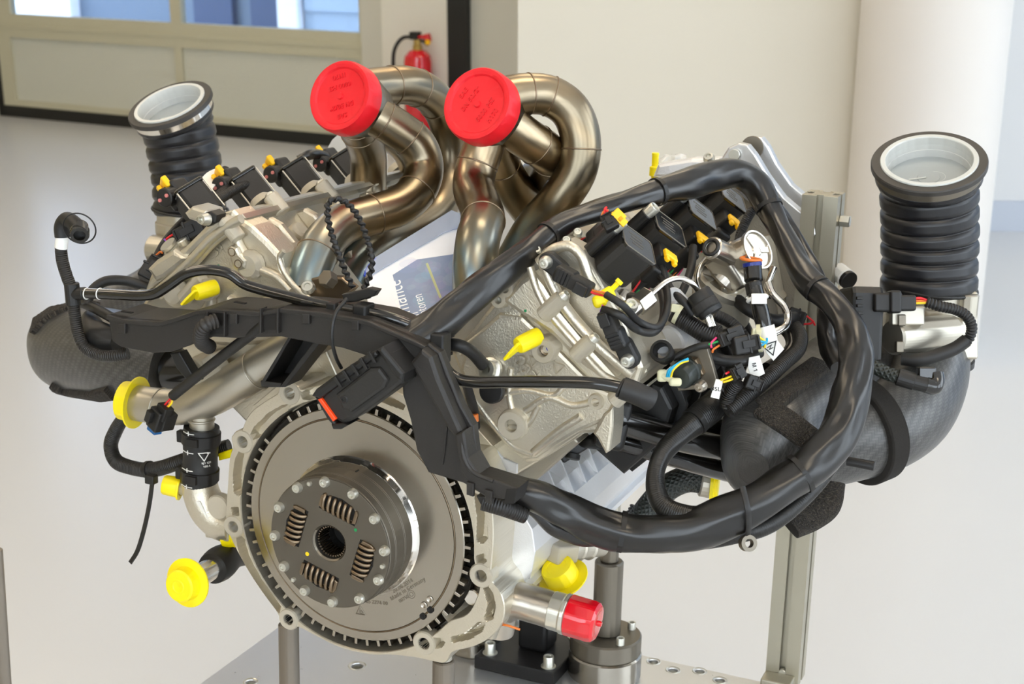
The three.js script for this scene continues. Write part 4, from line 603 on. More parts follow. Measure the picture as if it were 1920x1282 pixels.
// ---------- wiring harness ----------
const rpx = (pts, list) => { const c = new THREE.CatmullRomCurve3(list.map((r, i) => V(i / (list.length - 1), r * 1.42 / FPX, 0))); return (t) => c.getPoint(Math.min(1, Math.max(0, t))).y; };
const tie = (p, dir, R) => put(lat([[R, -0.0024], [R + 0.0014, -0.0024], [R + 0.0014, 0.0024], [R, 0.0024], [R, -0.0024]], 36), p, dir);
function loom(name, label, pts, radii, m, { amp = 0.12, tw = 9, o = 0, ties = [], lump = 30, cat = 'wiring harness', seg = 32, n } = {}) {
  const c = curve(pts, n ?? pts.length * 14), rr = rpx(pts, radii); const t = T(name, label, cat);
  part(t, 'sleeve', sweep(c, wrap(rr, amp, tw, o, lump), { seg }), m);
  for (const k of ties) { const i = Math.round(k * (c.length - 1)), d = c[Math.min(i + 1, c.length - 1)].clone().sub(c[Math.max(0, i - 1)]); part(t, 'cable_tie', tie(c[i], d, rr(k) * 1.02), mat.black); }
  return [t, c];
}
const [, mainC] = loom('wiring_harness', 'thick black wiring harness arching over the right bank and back', pD([[742, 672, 1.36], [770, 648, 1.358], [835, 598, 1.355], [910, 536, 1.355], [985, 474, 1.37], [1060, 418, 1.40], [1150, 386, 1.43], [1275, 347, 1.48], [1340, 330, 1.52], [1385, 326, 1.545], [1420, 348, 1.55], [1448, 402, 1.54], [1478, 460, 1.51], [1515, 525, 1.475], [1560, 566, 1.45], [1592, 612, 1.425], [1606, 665, 1.40], [1598, 730, 1.385], [1576, 800, 1.375], [1535, 860, 1.365], [1470, 908, 1.36], [1395, 955, 1.355], [1320, 985, 1.36], [1240, 1000, 1.365], [1175, 998, 1.37], [1120, 984, 1.37], [1060, 956, 1.365], [1005, 928, 1.36], [952, 912, 1.36]]),
  [35, 34, 31, 27, 23, 21, 21, 22, 25, 29, 30, 29, 27, 23, 23, 25, 26, 29, 33, 34, 35, 35, 37, 38, 37, 35, 34, 31, 23], mat.shrink, { amp: 0.3, tw: 7, o: 2.1, ties: [0.165, 0.285, 0.44, 0.545, 0.745, 0.9], n: 480, lump: 20 });
loom('wiring_strand', 'black wrapped strand twisted along the rear of the main harness', pD([[1432, 356, 1.56], [1470, 410, 1.57], [1505, 470, 1.555], [1540, 535, 1.52], [1548, 590, 1.49], [1552, 640, 1.475], [1574, 690, 1.44]]), [12, 15, 16, 15, 16, 19, 17], mat.shrink, { amp: 0.25, tw: 12, o: 4, n: 120 });
loom('wiring_strand', 'fine ribbed strand running under the lower harness curve', pD([[1592, 800, 1.39], [1560, 872, 1.385], [1500, 940, 1.375], [1440, 984, 1.37], [1370, 1006, 1.37], [1290, 1020, 1.375], [1210, 1024, 1.38], [1130, 1000, 1.385]]), [11, 13, 15, 16, 15, 13, 11, 8], mat.loom, { amp: 0.08, tw: 3, o: 6, n: 140 });
loom('wiring_strand', 'large wrapped loop of loom in front of the coolant hose', pD([[1378, 722, 1.45], [1340, 758, 1.43], [1290, 802, 1.41], [1244, 850, 1.395], [1228, 900, 1.385], [1240, 944, 1.375], [1285, 968, 1.365], [1340, 968, 1.36]]), [24, 26, 25, 20, 17, 18, 20, 20], mat.loom, { amp: 0.22, tw: 6, o: 9, n: 150, ties: [0.3] });
loom('wiring_strand', 'second twisted strand leaving the black cable tray', pD([[950, 928, 1.37], [1000, 950, 1.372], [1040, 985, 1.38], [1090, 1008, 1.39], [1140, 1010, 1.392]]), [12, 15, 18, 16, 12], mat.shrink, { amp: 0.3, tw: 14, o: 5, n: 90 });
{
  const t = T('cable_tie_mount', 'cable tie with round screw eyelet hanging below the harness', 'cable tie'), c = P(1402, 1018, 1.345);
  part(t, 'strap', tube(pD([[1392, 912, 1.325], [1402, 955, 1.318], [1404, 985, 1.33], [1402, 1005, 1.345]]), 0.0022, { seg: 8, shape: superE(4, 0.5, 1.4) }), mat.black); part(t, 'eyelet', put(lat([[0.0042, -0.004], [0.0078, -0.004], [0.0078, 0.004], [0.0042, 0.004], [0.0042, -0.004]], 28), c, rt(V(0.25, 0.1, 1))), mat.darkSteel);
}
// the big square connector with its orange seal at the free end of the harness
{
  const t = T('harness_connector', 'large black harness connector with orange seal in front of flywheel', 'connector'), q = (l) => l.map(([x, y]) => N(x, y, 0.075)), z = 0.05;
  part(t, 'housing', slab(q([[606, 742], [618, 726], [690, 674], [722, 654], [740, 658], [764, 694], [760, 716], [732, 738], [668, 784], [650, 792], [632, 782]]), z, 0.082, { bev: 0.004 }), mat.blackPl);
  part(t, 'lever', slab(q([[596, 736], [604, 724], [640, 698], [700, 658], [716, 652], [722, 660], [690, 684], [640, 722], [612, 742]]), 0.044, 0.088, { bev: 0.003 }), mat.black);
  part(t, 'face_plate', slab(q([[640, 734], [704, 684], [722, 684], [738, 706], [732, 722], [668, 768], [652, 762]]), 0.08, 0.086, { bev: 0.003 }), mat.blackPl);
  part(t, 'orange_seal', slab(q([[606, 744], [612, 741], [640, 780], [634, 785]]), 0.046, 0.085, { bev: 0.001 }), mat.orange);
  part(t, 'front_lip', slab(q([[598, 740], [606, 742], [634, 784], [642, 796], [634, 796], [620, 780]]), z, 0.083, { bev: 0.002 }), mat.black);
  part(t, 'latch', slab(q([[630, 790], [652, 788], [662, 792], [648, 800], [634, 800]]), 0.06, 0.085, { bev: 0.002 }), mat.black);
  part(t, 'collar', slab(q([[718, 650], [728, 644], [770, 694], [766, 708], [756, 706]]), 0.042, 0.088, { bev: 0.003 }), mat.black);
  part(t, 'screw', put(torx(0.004, 0.002), N(646, 748, 0.0855)), mat.black);
  for (let i = 0; i < 5; i++) part(t, 'rib', boxAt(N(634 + i * 16, 716 - i * 11.5, 0.089), 0.003, 0.012, 0.003, dN, V(0.8, 0.6, 0)), mat.black);
}
// ---------- black cable tray along the front, with its bracket ----------
{
  const t = T('cable_tray', 'long black plastic cable tray across the front of the engine', 'cable tray'), q = (l, n = 0.055) => l.map(([x, y]) => N(x, y, n));
  const top = [[202, 590], [231, 598], [303, 603], [337, 593], [372, 581], [399, 578], [485, 584], [526, 577], [602, 584], [690, 600], [770, 634], [800, 648]], bot = [[800, 690], [742, 690], [690, 668], [640, 652], [595, 645], [526, 631], [444, 634], [400, 632], [380, 632], [355, 648], [320, 660], [286, 662], [227, 651], [210, 640]];
  part(t, 'front_wall', slab(q([...top, ...bot]), 0.046, 0.055, { bev: 0.0015 }), mat.blackTray);
  const lid = top.map(([x, y]) => N(x, y, 0.055)), sh = [...lid.map((p) => V(p.x, p.y)), ...lid.slice().reverse().map((p) => V(p.x, p.y - 0.0045))];
  part(t, 'lid', slab(sh, -0.004, 0.058, { bev: 0.001 }), mat.blackTray);
  part(t, 'lower_floor', slab([...q(bot).map((p) => V(p.x, p.y)), ...q(bot).reverse().map((p) => V(p.x, p.y + 0.003))], 0.0, 0.052, { bev: 0.0008 }), mat.blackTray);
  for (const [x, y] of [[232, 612], [441, 594], [577, 594], [669, 606]]) part(t, 'lid_clip', slab(q([[x - 7, y - 8], [x + 7, y - 8], [x + 7, y + 12], [x - 7, y + 12]]), 0.054, 0.059, { bev: 0.001 }), mat.blackTray);
  for (const [x, y] of [[232, 597], [444, 580], [570, 580]]) part(t, 'slot', boxAt(N(x, y - 3, 0.05).add(V(0, 0.004, -0.006)), 0.013, 0.0012, 0.004), mat.hole);
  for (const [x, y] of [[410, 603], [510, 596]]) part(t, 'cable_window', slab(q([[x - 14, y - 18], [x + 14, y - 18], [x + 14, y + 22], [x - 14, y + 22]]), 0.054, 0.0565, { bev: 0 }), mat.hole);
  for (const [x, y] of [[410, 603], [510, 596]]) part(t, 'window_frame', [[-16, 0], [16, 0]].map(([dx]) => slab(q([[x + dx - 2, y - 20], [x + dx + 2, y - 20], [x + dx + 2, y + 26], [x + dx - 2, y + 26]]), 0.05, 0.061, { bev: 0.0008 })), mat.blackTray);
  const b = T('tray_bracket', 'black plastic bracket running down beside the flywheel to the harness', 'bracket');
  part(b, 'plate', slab(q([[748, 690], [800, 645], [822, 662], [838, 704], [862, 762], [884, 800], [890, 850], [908, 882], [982, 905], [966, 942], [908, 934], [866, 908], [800, 888], [778, 846], [766, 788], [752, 742]]), 0.04, 0.052, { bev: 0.002 }), mat.blackTray);
  part(b, 'channel', slab(q([[778, 676], [800, 650], [818, 664], [832, 706], [858, 766], [874, 802], [870, 822], [850, 800], [816, 740], [792, 700]]), 0.05, 0.066, { bev: 0.003 }), mat.blackTray);
  part(b, 'side_channel', slab(q([[866, 806], [882, 800], [890, 850], [910, 880], [984, 905], [972, 930], [900, 906], [876, 874]]), 0.048, 0.07, { bev: 0.002 }), mat.blackTray);
  part(b, 'rib', [tube(pN([[866, 812, 0.066], [868, 850, 0.07], [884, 882, 0.07], [925, 902, 0.07]]), 0.0022, { seg: 8 }), tube(pN([[838, 800, 0.053], [834, 840, 0.053], [830, 870, 0.053]]), 0.0008, { seg: 8 })], mat.blackTray);
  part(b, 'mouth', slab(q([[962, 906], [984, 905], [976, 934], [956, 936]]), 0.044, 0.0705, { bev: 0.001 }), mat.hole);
  part(b, 'clip', [[898, 904], [932, 918]].map(([x, y]) => slab(q([[x - 8, y - 12], [x + 6, y - 8], [x + 4, y + 16], [x - 8, y + 12]]), 0.068, 0.073, { bev: 0.001 })), mat.blackTray);
  part(b, 'barb', slab(q([[884, 936], [914, 940], [902, 958], [892, 952]]), 0.03, 0.045, { bev: 0.001 }), mat.black);
  part(b, 'loom_stub', tube(pN([[905, 940, 0.04], [940, 950, 0.035], [985, 965, 0.02]]), 0.0085), mat.ribbed);
  // two angled stays under the tray
  const stay = (label, l, n0) => { const s = T('stay_bracket', label, 'bracket'); part(s, 'web', slab(q(l[0], 0.05), n0, n0 + 0.004, { bev: 0.0008 }), mat.black); part(s, 'flange', slab(q(l[1], 0.05), n0, 0.05, { bev: 0.0008 }), mat.black); part(s, 'foot', slab(q(l[2], 0.05), n0, 0.05, { bev: 0.0008 }), mat.black); };
  stay('black angled stay bracket between the tray and the coolant pipe', [[[560, 606], [598, 628], [526, 724], [490, 718]], [[556, 606], [562, 606], [496, 718], [488, 718]], [[488, 714], [528, 718], [526, 726], [490, 726]]], 0.012);
  one('stay_bracket', 'flat black strut from the tray down behind the coolant pipe', 'bracket', slab(q([[318, 662], [336, 660], [362, 704], [368, 716], [352, 716], [330, 690]], 0.02), 0.006, 0.02), mat.black);
  one('stay_bracket', 'right hand black strut joining the V stay under the tray', 'bracket', slab(q([[588, 640], [600, 632], [602, 640], [534, 726], [524, 726]], 0.05), 0.02, 0.05, { bev: 0.001 }), mat.black);
}

// ---------- pipes, hoses, caps ----------
{
  const t = T('breather_pipe', 'glossy black steel pipe bent across the left bank to the harness', 'pipe');
  const pp = pN([[150, 549, 0.05], [215, 552, 0.05], [268, 554, 0.05], [292, 550, 0.05], [318, 534, 0.048], [346, 515, 0.045], [374, 507, 0.042], [405, 507, 0.04], [432, 514, 0.038], [458, 532, 0.036], [484, 541, 0.035], [540, 556, 0.034], [600, 571, 0.034], [660, 581, 0.034], [715, 591, 0.034], [760, 606, 0.03], [800, 628, 0.02]]);
  part(t, 'pipe', tube(pp, 0.0054, { n: 200, seg: 24 }), mat.gloss);
  for (const x of [163, 187, 640]) { const p = x < 200 ? N(x, 550.5, 0.05) : N(x, 577, 0.034); part(t, 'white_band', ringAt(p, V(1, x > 200 ? -0.25 : 0, 0), 0.0056, 0.0006, 24), mat.white); }
  part(t, 'saddle_clip', boxAt(N(682, 588, 0.034), 0.014, 0.02, 0.02), mat.black); part(t, 'saddle_clip', boxAt(N(628, 580, 0.034), 0.01, 0.016, 0.018), mat.black);
  const r = T('breather_pipe', 'glossy black pipe running right to a rubber hose end below the cover', 'pipe');
  part(r, 'pipe', tube(pN([[826, 648, 0.035], [828, 668, 0.035], [838, 694, 0.035], [858, 710, 0.035], [885, 716, 0.035], [950, 716, 0.035], [1040, 716, 0.036], [1110, 718, 0.036], [1160, 726, 0.034], [1178, 732, 0.033]]), 0.0056, { n: 140, seg: 24 }), mat.gloss);
  part(r, 'rubber_end', tube(pN([[1166, 727, 0.034], [1185, 734, 0.032], [1208, 744, 0.028], [1220, 750, 0.024]]), 0.0102, { seg: 24 }), mat.rubber); part(r, 'spring_clip', ringAt(N(1164, 727, 0.034), V(1, -0.35, -0.1), 0.0078, 0.0016, 24), mat.black);
  part(r, 'bracket_clip', boxAt(N(826, 652, 0.035), 0.014, 0.03, 0.018), mat.black);
  const h = T('vacuum_hose', 'taped black vacuum hose with white sleeve and quick coupling at far left', 'hose');
  const up = pN([[140, 553, 0.05], [126, 520, 0.05], [116, 485, 0.05], [114, 462, 0.05], [118, 436, 0.05]]), dn = pN([[136, 545, 0.05], [140, 590, 0.05], [148, 630, 0.05], [160, 652, 0.05], [184, 665, 0.05], [215, 667, 0.05], [240, 663, 0.045]]);
  part(h, 'upper_hose', tube(up.slice(0, 4), (t, th, s) => 0.0062 * (1 + 0.05 * noise.noise(s * 220, 0, th)), { n: 60 }), mat.ribbed); part(h, 'white_sleeve', tube([up[2].clone().lerp(up[3], 0.9), up[4]], 0.0066), mat.white);
  part(h, 'lower_hose', tube(dn, 0.0062, { n: 80 }), mat.ribbed); part(h, 'tee', [rod(N(134, 530, 0.05), N(138, 572, 0.05), 0.0078), rod(N(134, 551, 0.05), N(160, 550, 0.05), 0.0068)], mat.black);
  const c0 = N(124, 412, 0.05), c1 = N(150, 430, 0.062);
  part(h, 'elbow', tube([N(117, 444, 0.05), N(116, 424, 0.05), c0, N(136, 416, 0.055), c1], 0.0078, { seg: 24 }), mat.black);
  part(h, 'coupling', put(lat([[0, 0.003], [0.0055, 0.003], [0.006, 0.011], [0.0092, 0.011], [0.0098, 0.009], [0.0098, 0.003], [0.008, 0.001], [0.008, -0.006]], 28), c1, V(0.55, -0.4, 0.75)), mat.gloss);
  part(h, 'tether_ring', ringAt(N(149, 428, 0.064), V(0.35, -0.25, 0.9), 0.0165, 0.0008, 40), mat.black);
}
{
  const t = T('coolant_pipe', 'welded aluminium coolant pipe with branch below the cable tray', 'pipe'), z = -0.03;
  part(t, 'main_pipe', tube(pN([[236, 752, z], [290, 760, z], [345, 762, z], [400, 742, z], [450, 712, z], [500, 680, z - 0.005], [560, 645, z - 0.01], [620, 610, z - 0.02]]), (k) => 0.0198 + 0.0014 * Math.min(1, Math.max(0, (k - 0.2) * 3)), { seg: 40, n: 90 }), mat.aluSoft);
  part(t, 'branch', tube(pN([[376, 745, z], [378, 780, z], [379, 815, z]]), 0.0134, { seg: 32 }), mat.aluSoft);
  for (const [x, y, R, dx, dy] of [[482, 693, 0.0213, 0.85, 0.53], [300, 761, 0.02, 1, -0.1]]) part(t, 'weld_seam', ringAt(N(x, y, z), V(dx, dy, 0), R, 0.0009, 40), mat.aluSoft);
  part(t, 'branch_weld', ringAt(N(377, 786, z), V(0, 1, 0), 0.0141, 0.0014, 32), mat.aluSoft);
  const k = T('mounting_lug', 'cast lug with torx screw behind the thin cable sheath', 'lug'); part(k, 'lug', [rod(N(366, 692, -0.02), N(400, 676, -0.045), 0.013), boxAt(N(392, 690, -0.03), 0.04, 0.024, 0.02, dN, V(0.8, 0.5, 0))], mat.cast); part(k, 'screw', put(torx(0.0085, 0.008), N(364, 693, -0.016), V(-0.5, -0.1, 0.9)), mat.zinc);
  const yc = T('pipe_plug', 'yellow flanged plastic cap on the open left end of the coolant pipe', 'cap'), p = N(252, 754, z), d = V(-1, 0.06, 0.12);
  part(yc, 'cap_body', put(lat([[0.0195, -0.003], [0.029, -0.0035], [0.029, -0.0015], [0.0228, -0.0005], [0.0225, 0.002], [0.0215, 0.0135], [0.02, 0.0145], [0, 0.0145]], 56), p, d), mat.yellow);
  // rubber coupling and clamps
  const r = T('rubber_coupling', 'black rubber coupling with two clamps and white print below the branch', 'hose coupling'), a = N(378, 800, z), b = N(374, 906, z), ax2 = b.clone().sub(a);
  part(r, 'sleeve', tube([a, a.clone().lerp(b, 0.5), b], (q, th, s) => 0.0192 + 0.0006 * Math.sin(q * 9), { seg: 40, n: 40 }), mat.rubber);
  for (const q of [0.18, 0.83]) { const c = a.clone().lerp(b, q); part(r, 'clamp_band', put(lat([[0.0195, -0.0065], [0.0212, -0.006], [0.0212, 0.006], [0.0195, 0.0065]], 44), c, ax2), mat.black); part(r, 'clamp_lug', boxAt(c.clone().add(V(-0.02, 0, 0.007)), 0.01, 0.013, 0.008), mat.black); part(r, 'clamp_lug', boxAt(c.clone().add(V(0.004, 0, 0.0215)), 0.014, 0.009, 0.004), mat.black); }
  for (const q of [0.04, 0.37, 0.68, 0.97]) { const c = a.clone().lerp(b, q); part(r, 'white_mark', [-1, 0, 1].map((i) => boxAt(c.clone().add(V(-0.004 + i * 0.0055, i * -0.0002, Math.sqrt(0.0196 ** 2 - (-0.004 + i * 0.0055) ** 2))), 0.0055, 0.0009, 0.0008, V((-0.004 + i * 0.0055), 0, 0.0196), V(0, 1, 0).cross(V((-0.004 + i * 0.0055), 0, 0.0196)).normalize())).concat(boxAt(c.clone().add(V(-0.003, 0, 0.0196)), 0.001, 0.005, 0.0008)), mat.white); }
  { const c = a.clone().lerp(b, 0.5), cv = document.createElement('canvas'); cv.width = 128; cv.height = 160; const g = cv.getContext('2d'); g.clearRect(0, 0, 128, 160); g.strokeStyle = g.fillStyle = '#e8e6e0'; g.lineWidth = 7; g.beginPath(); g.moveTo(10, 20); g.lineTo(90, 20); g.lineTo(50, 80); g.closePath(); g.stroke(); g.font = 'bold 22px sans-serif'; g.fillText('2 4', 70, 30); g.fillText('9J1 121', 30, 104); g.fillText('109 A', 40, 130);
    const tx = new THREE.CanvasTexture(cv); tx.colorSpace = THREE.SRGBColorSpace; const pg = new THREE.CylinderGeometry(0.0199, 0.0199, 0.024, 16, 1, true, 0.4, 0.95); const m = basis(dN); pg.rotateY(0.05); pg.translate(c.x, c.y, c.z); part(r, 'print', pg, M({ map: tx, transparent: true, roughness: 0.6 })); }
  // thermostat elbow and its yellow caps
  const el = T('thermostat_housing', 'cast aluminium elbow housing under the rubber coupling', 'housing');
  part(el, 'elbow', tube(pN([[374, 898, z], [378, 925, z], [392, 955, z], [415, 978, z], [440, 985, z]]), (q) => 0.0188 + 0.002 * Math.sin(q * 3), { seg: 36 }), mat.cast);
  part(el, 'side_stub', rod(N(336, 912, z), N(372, 920, z), 0.0088), mat.cast); part(el, 'foot', [boxAt(N(420, 992, z), 0.03, 0.014, 0.03), cylAt(N(404, 1000, z), V(0, 1, 0.2), 0.008, 0.014)], mat.cast); part(el, 'boss', cylAt(N(420, 945, z + 0.012), dN, 0.014, 0.012), mat.cast);
  part(el, 'label', slab([[366, 940], [374, 940], [392, 978], [386, 980]].map(([x, y]) => N(x, y, z + 0.02)), z + 0.0185, z + 0.0195, { bev: 0 }), mat.white);
  const plug = (label, p, d, r, h, fl) => { const c = T('pipe_plug', label, 'cap'); part(c, 'cap_body', put(lat([[r * 0.8, -0.001], [r + fl, -0.001], [r + fl, 0.001], [r * 1.05, 0.0018], [r, h - 0.002], [r * 0.9, h], [r * 0.4, h], [r * 0.37, h - 0.0006], [0, h - 0.0006]], 48), p, d), mat.yellow); return c; };
  plug('small yellow conical cap on the side stub below the rubber coupling', N(338, 914, z), V(-1, 0.15, 0.35), 0.011, 0.019, 0.003);
  plug('yellow cap half hidden behind the left rim of the bell housing', N(438, 1003, z), V(-0.9, -0.25, 0.4), 0.012, 0.013, 0.0015);
  one('yellow_tag', 'yellow strip behind the bell housing beside the rubber coupling', 'tag', slab([[408, 850], [434, 842], [434, 858], [410, 864]].map(([x, y]) => N(x, y, -0.05)), -0.055, -0.05), mat.yellow);
  const big = T('pipe_plug', 'large yellow cap with wide brim on the lower left pipe', 'cap'), bd = D(352, 1092, 1.5), bdir = rt(V(-0.42, -0.12, 0.9)).normalize();
  part(big, 'cap_body', put(lat([[0.014, -0.001], [0.0258, -0.0015], [0.0262, 0.0008], [0.018, 0.0022], [0.0172, 0.014], [0.0155, 0.0158], [0.0075, 0.016], [0.0066, 0.0166], [0.0058, 0.0158], [0, 0.0154]], 64), bd, bdir), mat.yellow);
  const lp = T('outlet_pipe', 'short chrome pipe with black sleeve behind the large yellow cap', 'pipe'); part(lp, 'pipe', rod(D(356, 1090, 1.505), D(415, 1055, 1.575), 0.0122, 32), mat.bright); part(lp, 'sleeve', tube([D(398, 1066, 1.555), D(430, 1044, 1.59), D(470, 1025, 1.63)], (q) => 0.0172 + 0.002 * Math.sin(q * 8), { seg: 28 }), mat.rubber);
}
{
  // loop of taped hose at lower left with a cable tie tail
  loom('taped_hose', 'black taped hose looping from the yellow cap to the coupling', pN([[236, 775, -0.05], [218, 805, -0.05], [208, 835, -0.05], [216, 862, -0.048], [244, 876, -0.045], [285, 880, -0.042], [330, 868, -0.04], [380, 850, -0.05], [430, 836, -0.06]]), [14, 15, 16, 16, 16, 16, 16, 15, 15], mat.ribbed, { amp: 0.14, o: 3, ties: [0.52], cat: 'hose' });
  const t = T('cable_tie', 'long black cable tie tail hanging under the taped hose', 'cable tie'); part(t, 'head', boxAt(N(284, 898, -0.022), 0.012, 0.01, 0.01), mat.black);
  part(t, 'tail', tube(pN([[286, 900, -0.02], [280, 945, -0.02], [268, 1000, -0.02], [256, 1036, -0.02], [244, 1055, -0.015]]), 0.0022, { seg: 8, shape: superE(4, 1.5, 0.4), flat: V(1, 0, 0.2) }), mat.black);
  // thin sheath with a hanging plug
  const w = T('sensor_lead', 'thin black cable sheath with hanging plug over the coolant pipe', 'cable'), e = N(324, 742, 0.02);
  part(w, 'sheath', tube([N(506, 598, 0.05), N(490, 612, 0.052), N(440, 650, 0.045), N(380, 697, 0.032), e], 0.0054), mat.rubber);
  [['wireRed', -3, 0], ['wireYellow', 4, 3], ['wireOrange', 0, 5]].forEach(([m, a, b]) => part(w, 'wire', tube([e, N(318 + a, 752 + b, 0.022), N(308 + a, 764 + b * 0.5, 0.022)], 0.0011, { seg: 8 }), mat[m]));
  part(w, 'plug', [boxAt(N(308, 772, 0.022), 0.016, 0.016, 0.012, V(-0.3, 0.1, 1), V(1, -0.4, 0)), boxAt(N(296, 785, 0.024), 0.018, 0.024, 0.014, V(-0.3, 0.1, 1), V(1, -0.4, 0)), boxAt(N(314, 789, 0.018), 0.01, 0.02, 0.016, V(-0.3, 0.1, 1), V(1, -0.4, 0)), boxAt(N(283, 780, 0.03), 0.008, 0.014, 0.01, V(-0.3, 0.1, 1), V(1, -0.4, 0))], mat.black); part(w, 'blue_insert', boxAt(N(290, 804, 0.024), 0.014, 0.007, 0.01, V(-0.3, 0.1, 1), V(1, -0.3, 0)), M({ color: 0x145a94, roughness: 0.4 }));
  // corrugated conduit bow in front of the tray window
  one('conduit', 'grey corrugated conduit bow entering the tray window', 'conduit', tube(pN([[408, 600, 0.06], [388, 608, 0.068], [377, 622, 0.066], [378, 640, 0.055], [392, 650, 0.035]]), ribs(0.0072, 0.0036, 0.0012), { n: 220, seg: 20 }), mat.blackTray);
  loom('wiring_strand', 'crumpled dark rubber boot at the left end of the cable tray', pN([[224, 640, 0.03], [200, 634, 0.03], [178, 625, 0.025], [170, 600, 0.0], [180, 575, -0.03]]), [26, 28, 24, 16, 10], mat.rubber, { amp: 0.3, tw: 14, o: 8, n: 90 });
  for (const [k, l] of [['upper bent grey hose looping behind the black pipe at left', [[162, 572, 0.01], [172, 546, 0.0], [196, 528, -0.01], [232, 526, -0.02], [262, 534, -0.03], [290, 545, -0.04]]], ['lower pale grey hose running under the black pipe at left', [[150, 566, 0.0], [175, 576, 0.01], [200, 590, 0.02], [222, 602, 0.03]]]]) one('hose', k, 'hose', tube(pN(l), 0.0055), mat.rubber);
  // twisted loop of black safety wire round the left header
  const lp = [[690, 560], [684, 540], [694, 515], [697, 490], [690, 455], [678, 420], [660, 390], [636, 374], [618, 378], [614, 400], [622, 440], [636, 480], [650, 515], [662, 540]].map(([x, y], i) => D(x, y, 1.405 + (i > 3 && i < 11 ? 0.0 : -0.01)));
  one('cable_loop', 'twisted black tie loop standing up in front of left header', 'cable loop', tube(lp, (q, th, s) => 0.0028 * (1 + 0.35 * Math.sin(s * 900 + th)), { seg: 12, n: 500 }), mat.black);
  one('tie_wire', 'thin black tie looped under the cable tray beside the stays', 'cable tie', tube([D(650, 560, 1.345), D(628, 590, 1.33), D(622, 630, 1.33), D(630, 670, 1.34), D(640, 690, 1.35)], 0.0018, { seg: 8 }), mat.black);
  one('bracket_tab', 'small black bracket tab holding the twisted loop', 'bracket', slab([[640, 552], [668, 546], [690, 540], [708, 544], [700, 556], [668, 566], [645, 568]].map(([x, y]) => N(x, y, 0.03)), 0.02, 0.03), mat.black);
}
{
  // lower right: outlet with red cap, yellow hat cap, fittings
  const t = T('outlet_pipe', 'brushed outlet pipe at lower right of the bell housing', 'pipe'), d0 = 1.45;
  part(t, 'pipe', tube([D(930, 1180, 1.47), D(940, 1140, 1.46), D(966, 1126, 1.452), D(1005, 1134, 1.445), D(1050, 1148, 1.437)], 0.0188, { seg: 36, n: 60 }), mat.steel);
  const a = D(1034, 1143, 1.44), b = D(1078, 1156, 1.432), dir = b.clone().sub(a).normalize(); part(t, 'bead', put(lat([[0.0188, 0], [0.0195, 0.001], [0.0195, 0.012], [0.0208, 0.014], [0.0208, 0.017], [0.0192, 0.019], [0.0192, 0.022], [0.0205, 0.024], [0.0192, 0.027], [0.019, 0.034]], 44), a, dir), mat.zinc);
  part(t, 'flange_bolt', put(cyl(0.0085, 0.02), N(918, 1190, -0.02), V(0.3, 1, 0.1)), mat.aluSoft); part(t, 'seal_wire', tube([D(935, 1170, 1.44), D(950, 1172, 1.43), D(975, 1180, 1.43)], 0.0013, { seg: 8 }), mat.wireOrange);
  const c = T('pipe_plug', 'glossy red vinyl cap on the lower right outlet pipe', 'cap'), p = D(1066, 1152, 1.434); part(c, 'cap_body', put(lat([[0.0195, 0], [0.0208, 0.0005], [0.0209, 0.004], [0.0207, 0.018], [0.0208, 0.024], [0.0198, 0.0285], [0.017, 0.031], [0.008, 0.0318], [0.003, 0.0318], [0.0025, 0.035], [0, 0.0355]], 56), p, dir), mat.redGloss);
  const h = T('pipe_plug', 'yellow hat shaped cap tilted upward beside the right mount', 'cap'), q = D(1056, 1084, 1.5), hd = rt(V(-0.4, 0.74, 0.5)).normalize(); part(h, 'cap_body', put(lat([[0.012, -0.001], [0.0268, -0.002], [0.0272, 0], [0.0182, 0.0016], [0.0178, 0.016], [0.0165, 0.0185], [0.011, 0.0188], [0.0105, 0.0182], [0, 0.018]], 60), q, hd), mat.yellow);
  one('port_stub', 'dark threaded stub behind the yellow hat cap', 'fitting', rod(D(1000, 1060, 1.55), D(1010, 1110, 1.55), 0.012), mat.bronze);
  const f = T('hose_fitting', 'beaded aluminium hose fitting under the finned crankcase', 'fitting'), fa = D(1050, 1028, 1.52), fb = D(1122, 1020, 1.56), fd = fb.clone().sub(fa).normalize(); part(f, 'spout', put(lat([[0, 0], [0.0165, 0], [0.0165, 0.01], [0.0142, 0.012], [0.0142, 0.024], [0.0158, 0.026], [0.0142, 0.029], [0.0142, 0.04], [0.0158, 0.042], [0.0135, 0.046], [0.0135, 0.062], [0, 0.062]], 36), fa, fd), mat.aluSoft); part(f, 'flange', boxAt(fa.clone().addScaledVector(fd, -0.008), 0.02, 0.045, 0.03, fd, UP), mat.cast);
  one('sensor', 'black angled sensor clipped under the right head above the fins', 'sensor', [boxAt(D(1070, 838, 1.47), 0.03, 0.02, 0.016, RZ, rt(V(0.8, 0.5, 0))), rod(D(1085, 826, 1.47), D(1128, 830, 1.45), 0.007), cylAt(D(1075, 850, 1.46), rt(V(-0.2, -1, 0.2)), 0.0075, 0.006)], mat.black);
  // black intake tubes below right bank and the green braided coolant hose
  const k = T('intake_tube', 'pair of glossy black tubes below the right cylinder head', 'pipe'); part(k, 'upper_tube', tube([D(1140, 782, 1.42), D(1200, 800, 1.44), D(1290, 826, 1.46), D(1370, 842, 1.49)], 0.0135, { seg: 32 }), mat.gloss); part(k, 'lower_tube', tube([D(1150, 822, 1.46), D(1230, 846, 1.48), D(1320, 872, 1.5), D(1370, 885, 1.52)], 0.011, { seg: 28 }), mat.gloss); part(k, 'flange', boxAt(D(1150, 795, 1.425), 0.03, 0.05, 0.02, RZ, rt(V(0.97, -0.22, 0)), 0.006), mat.rubber);
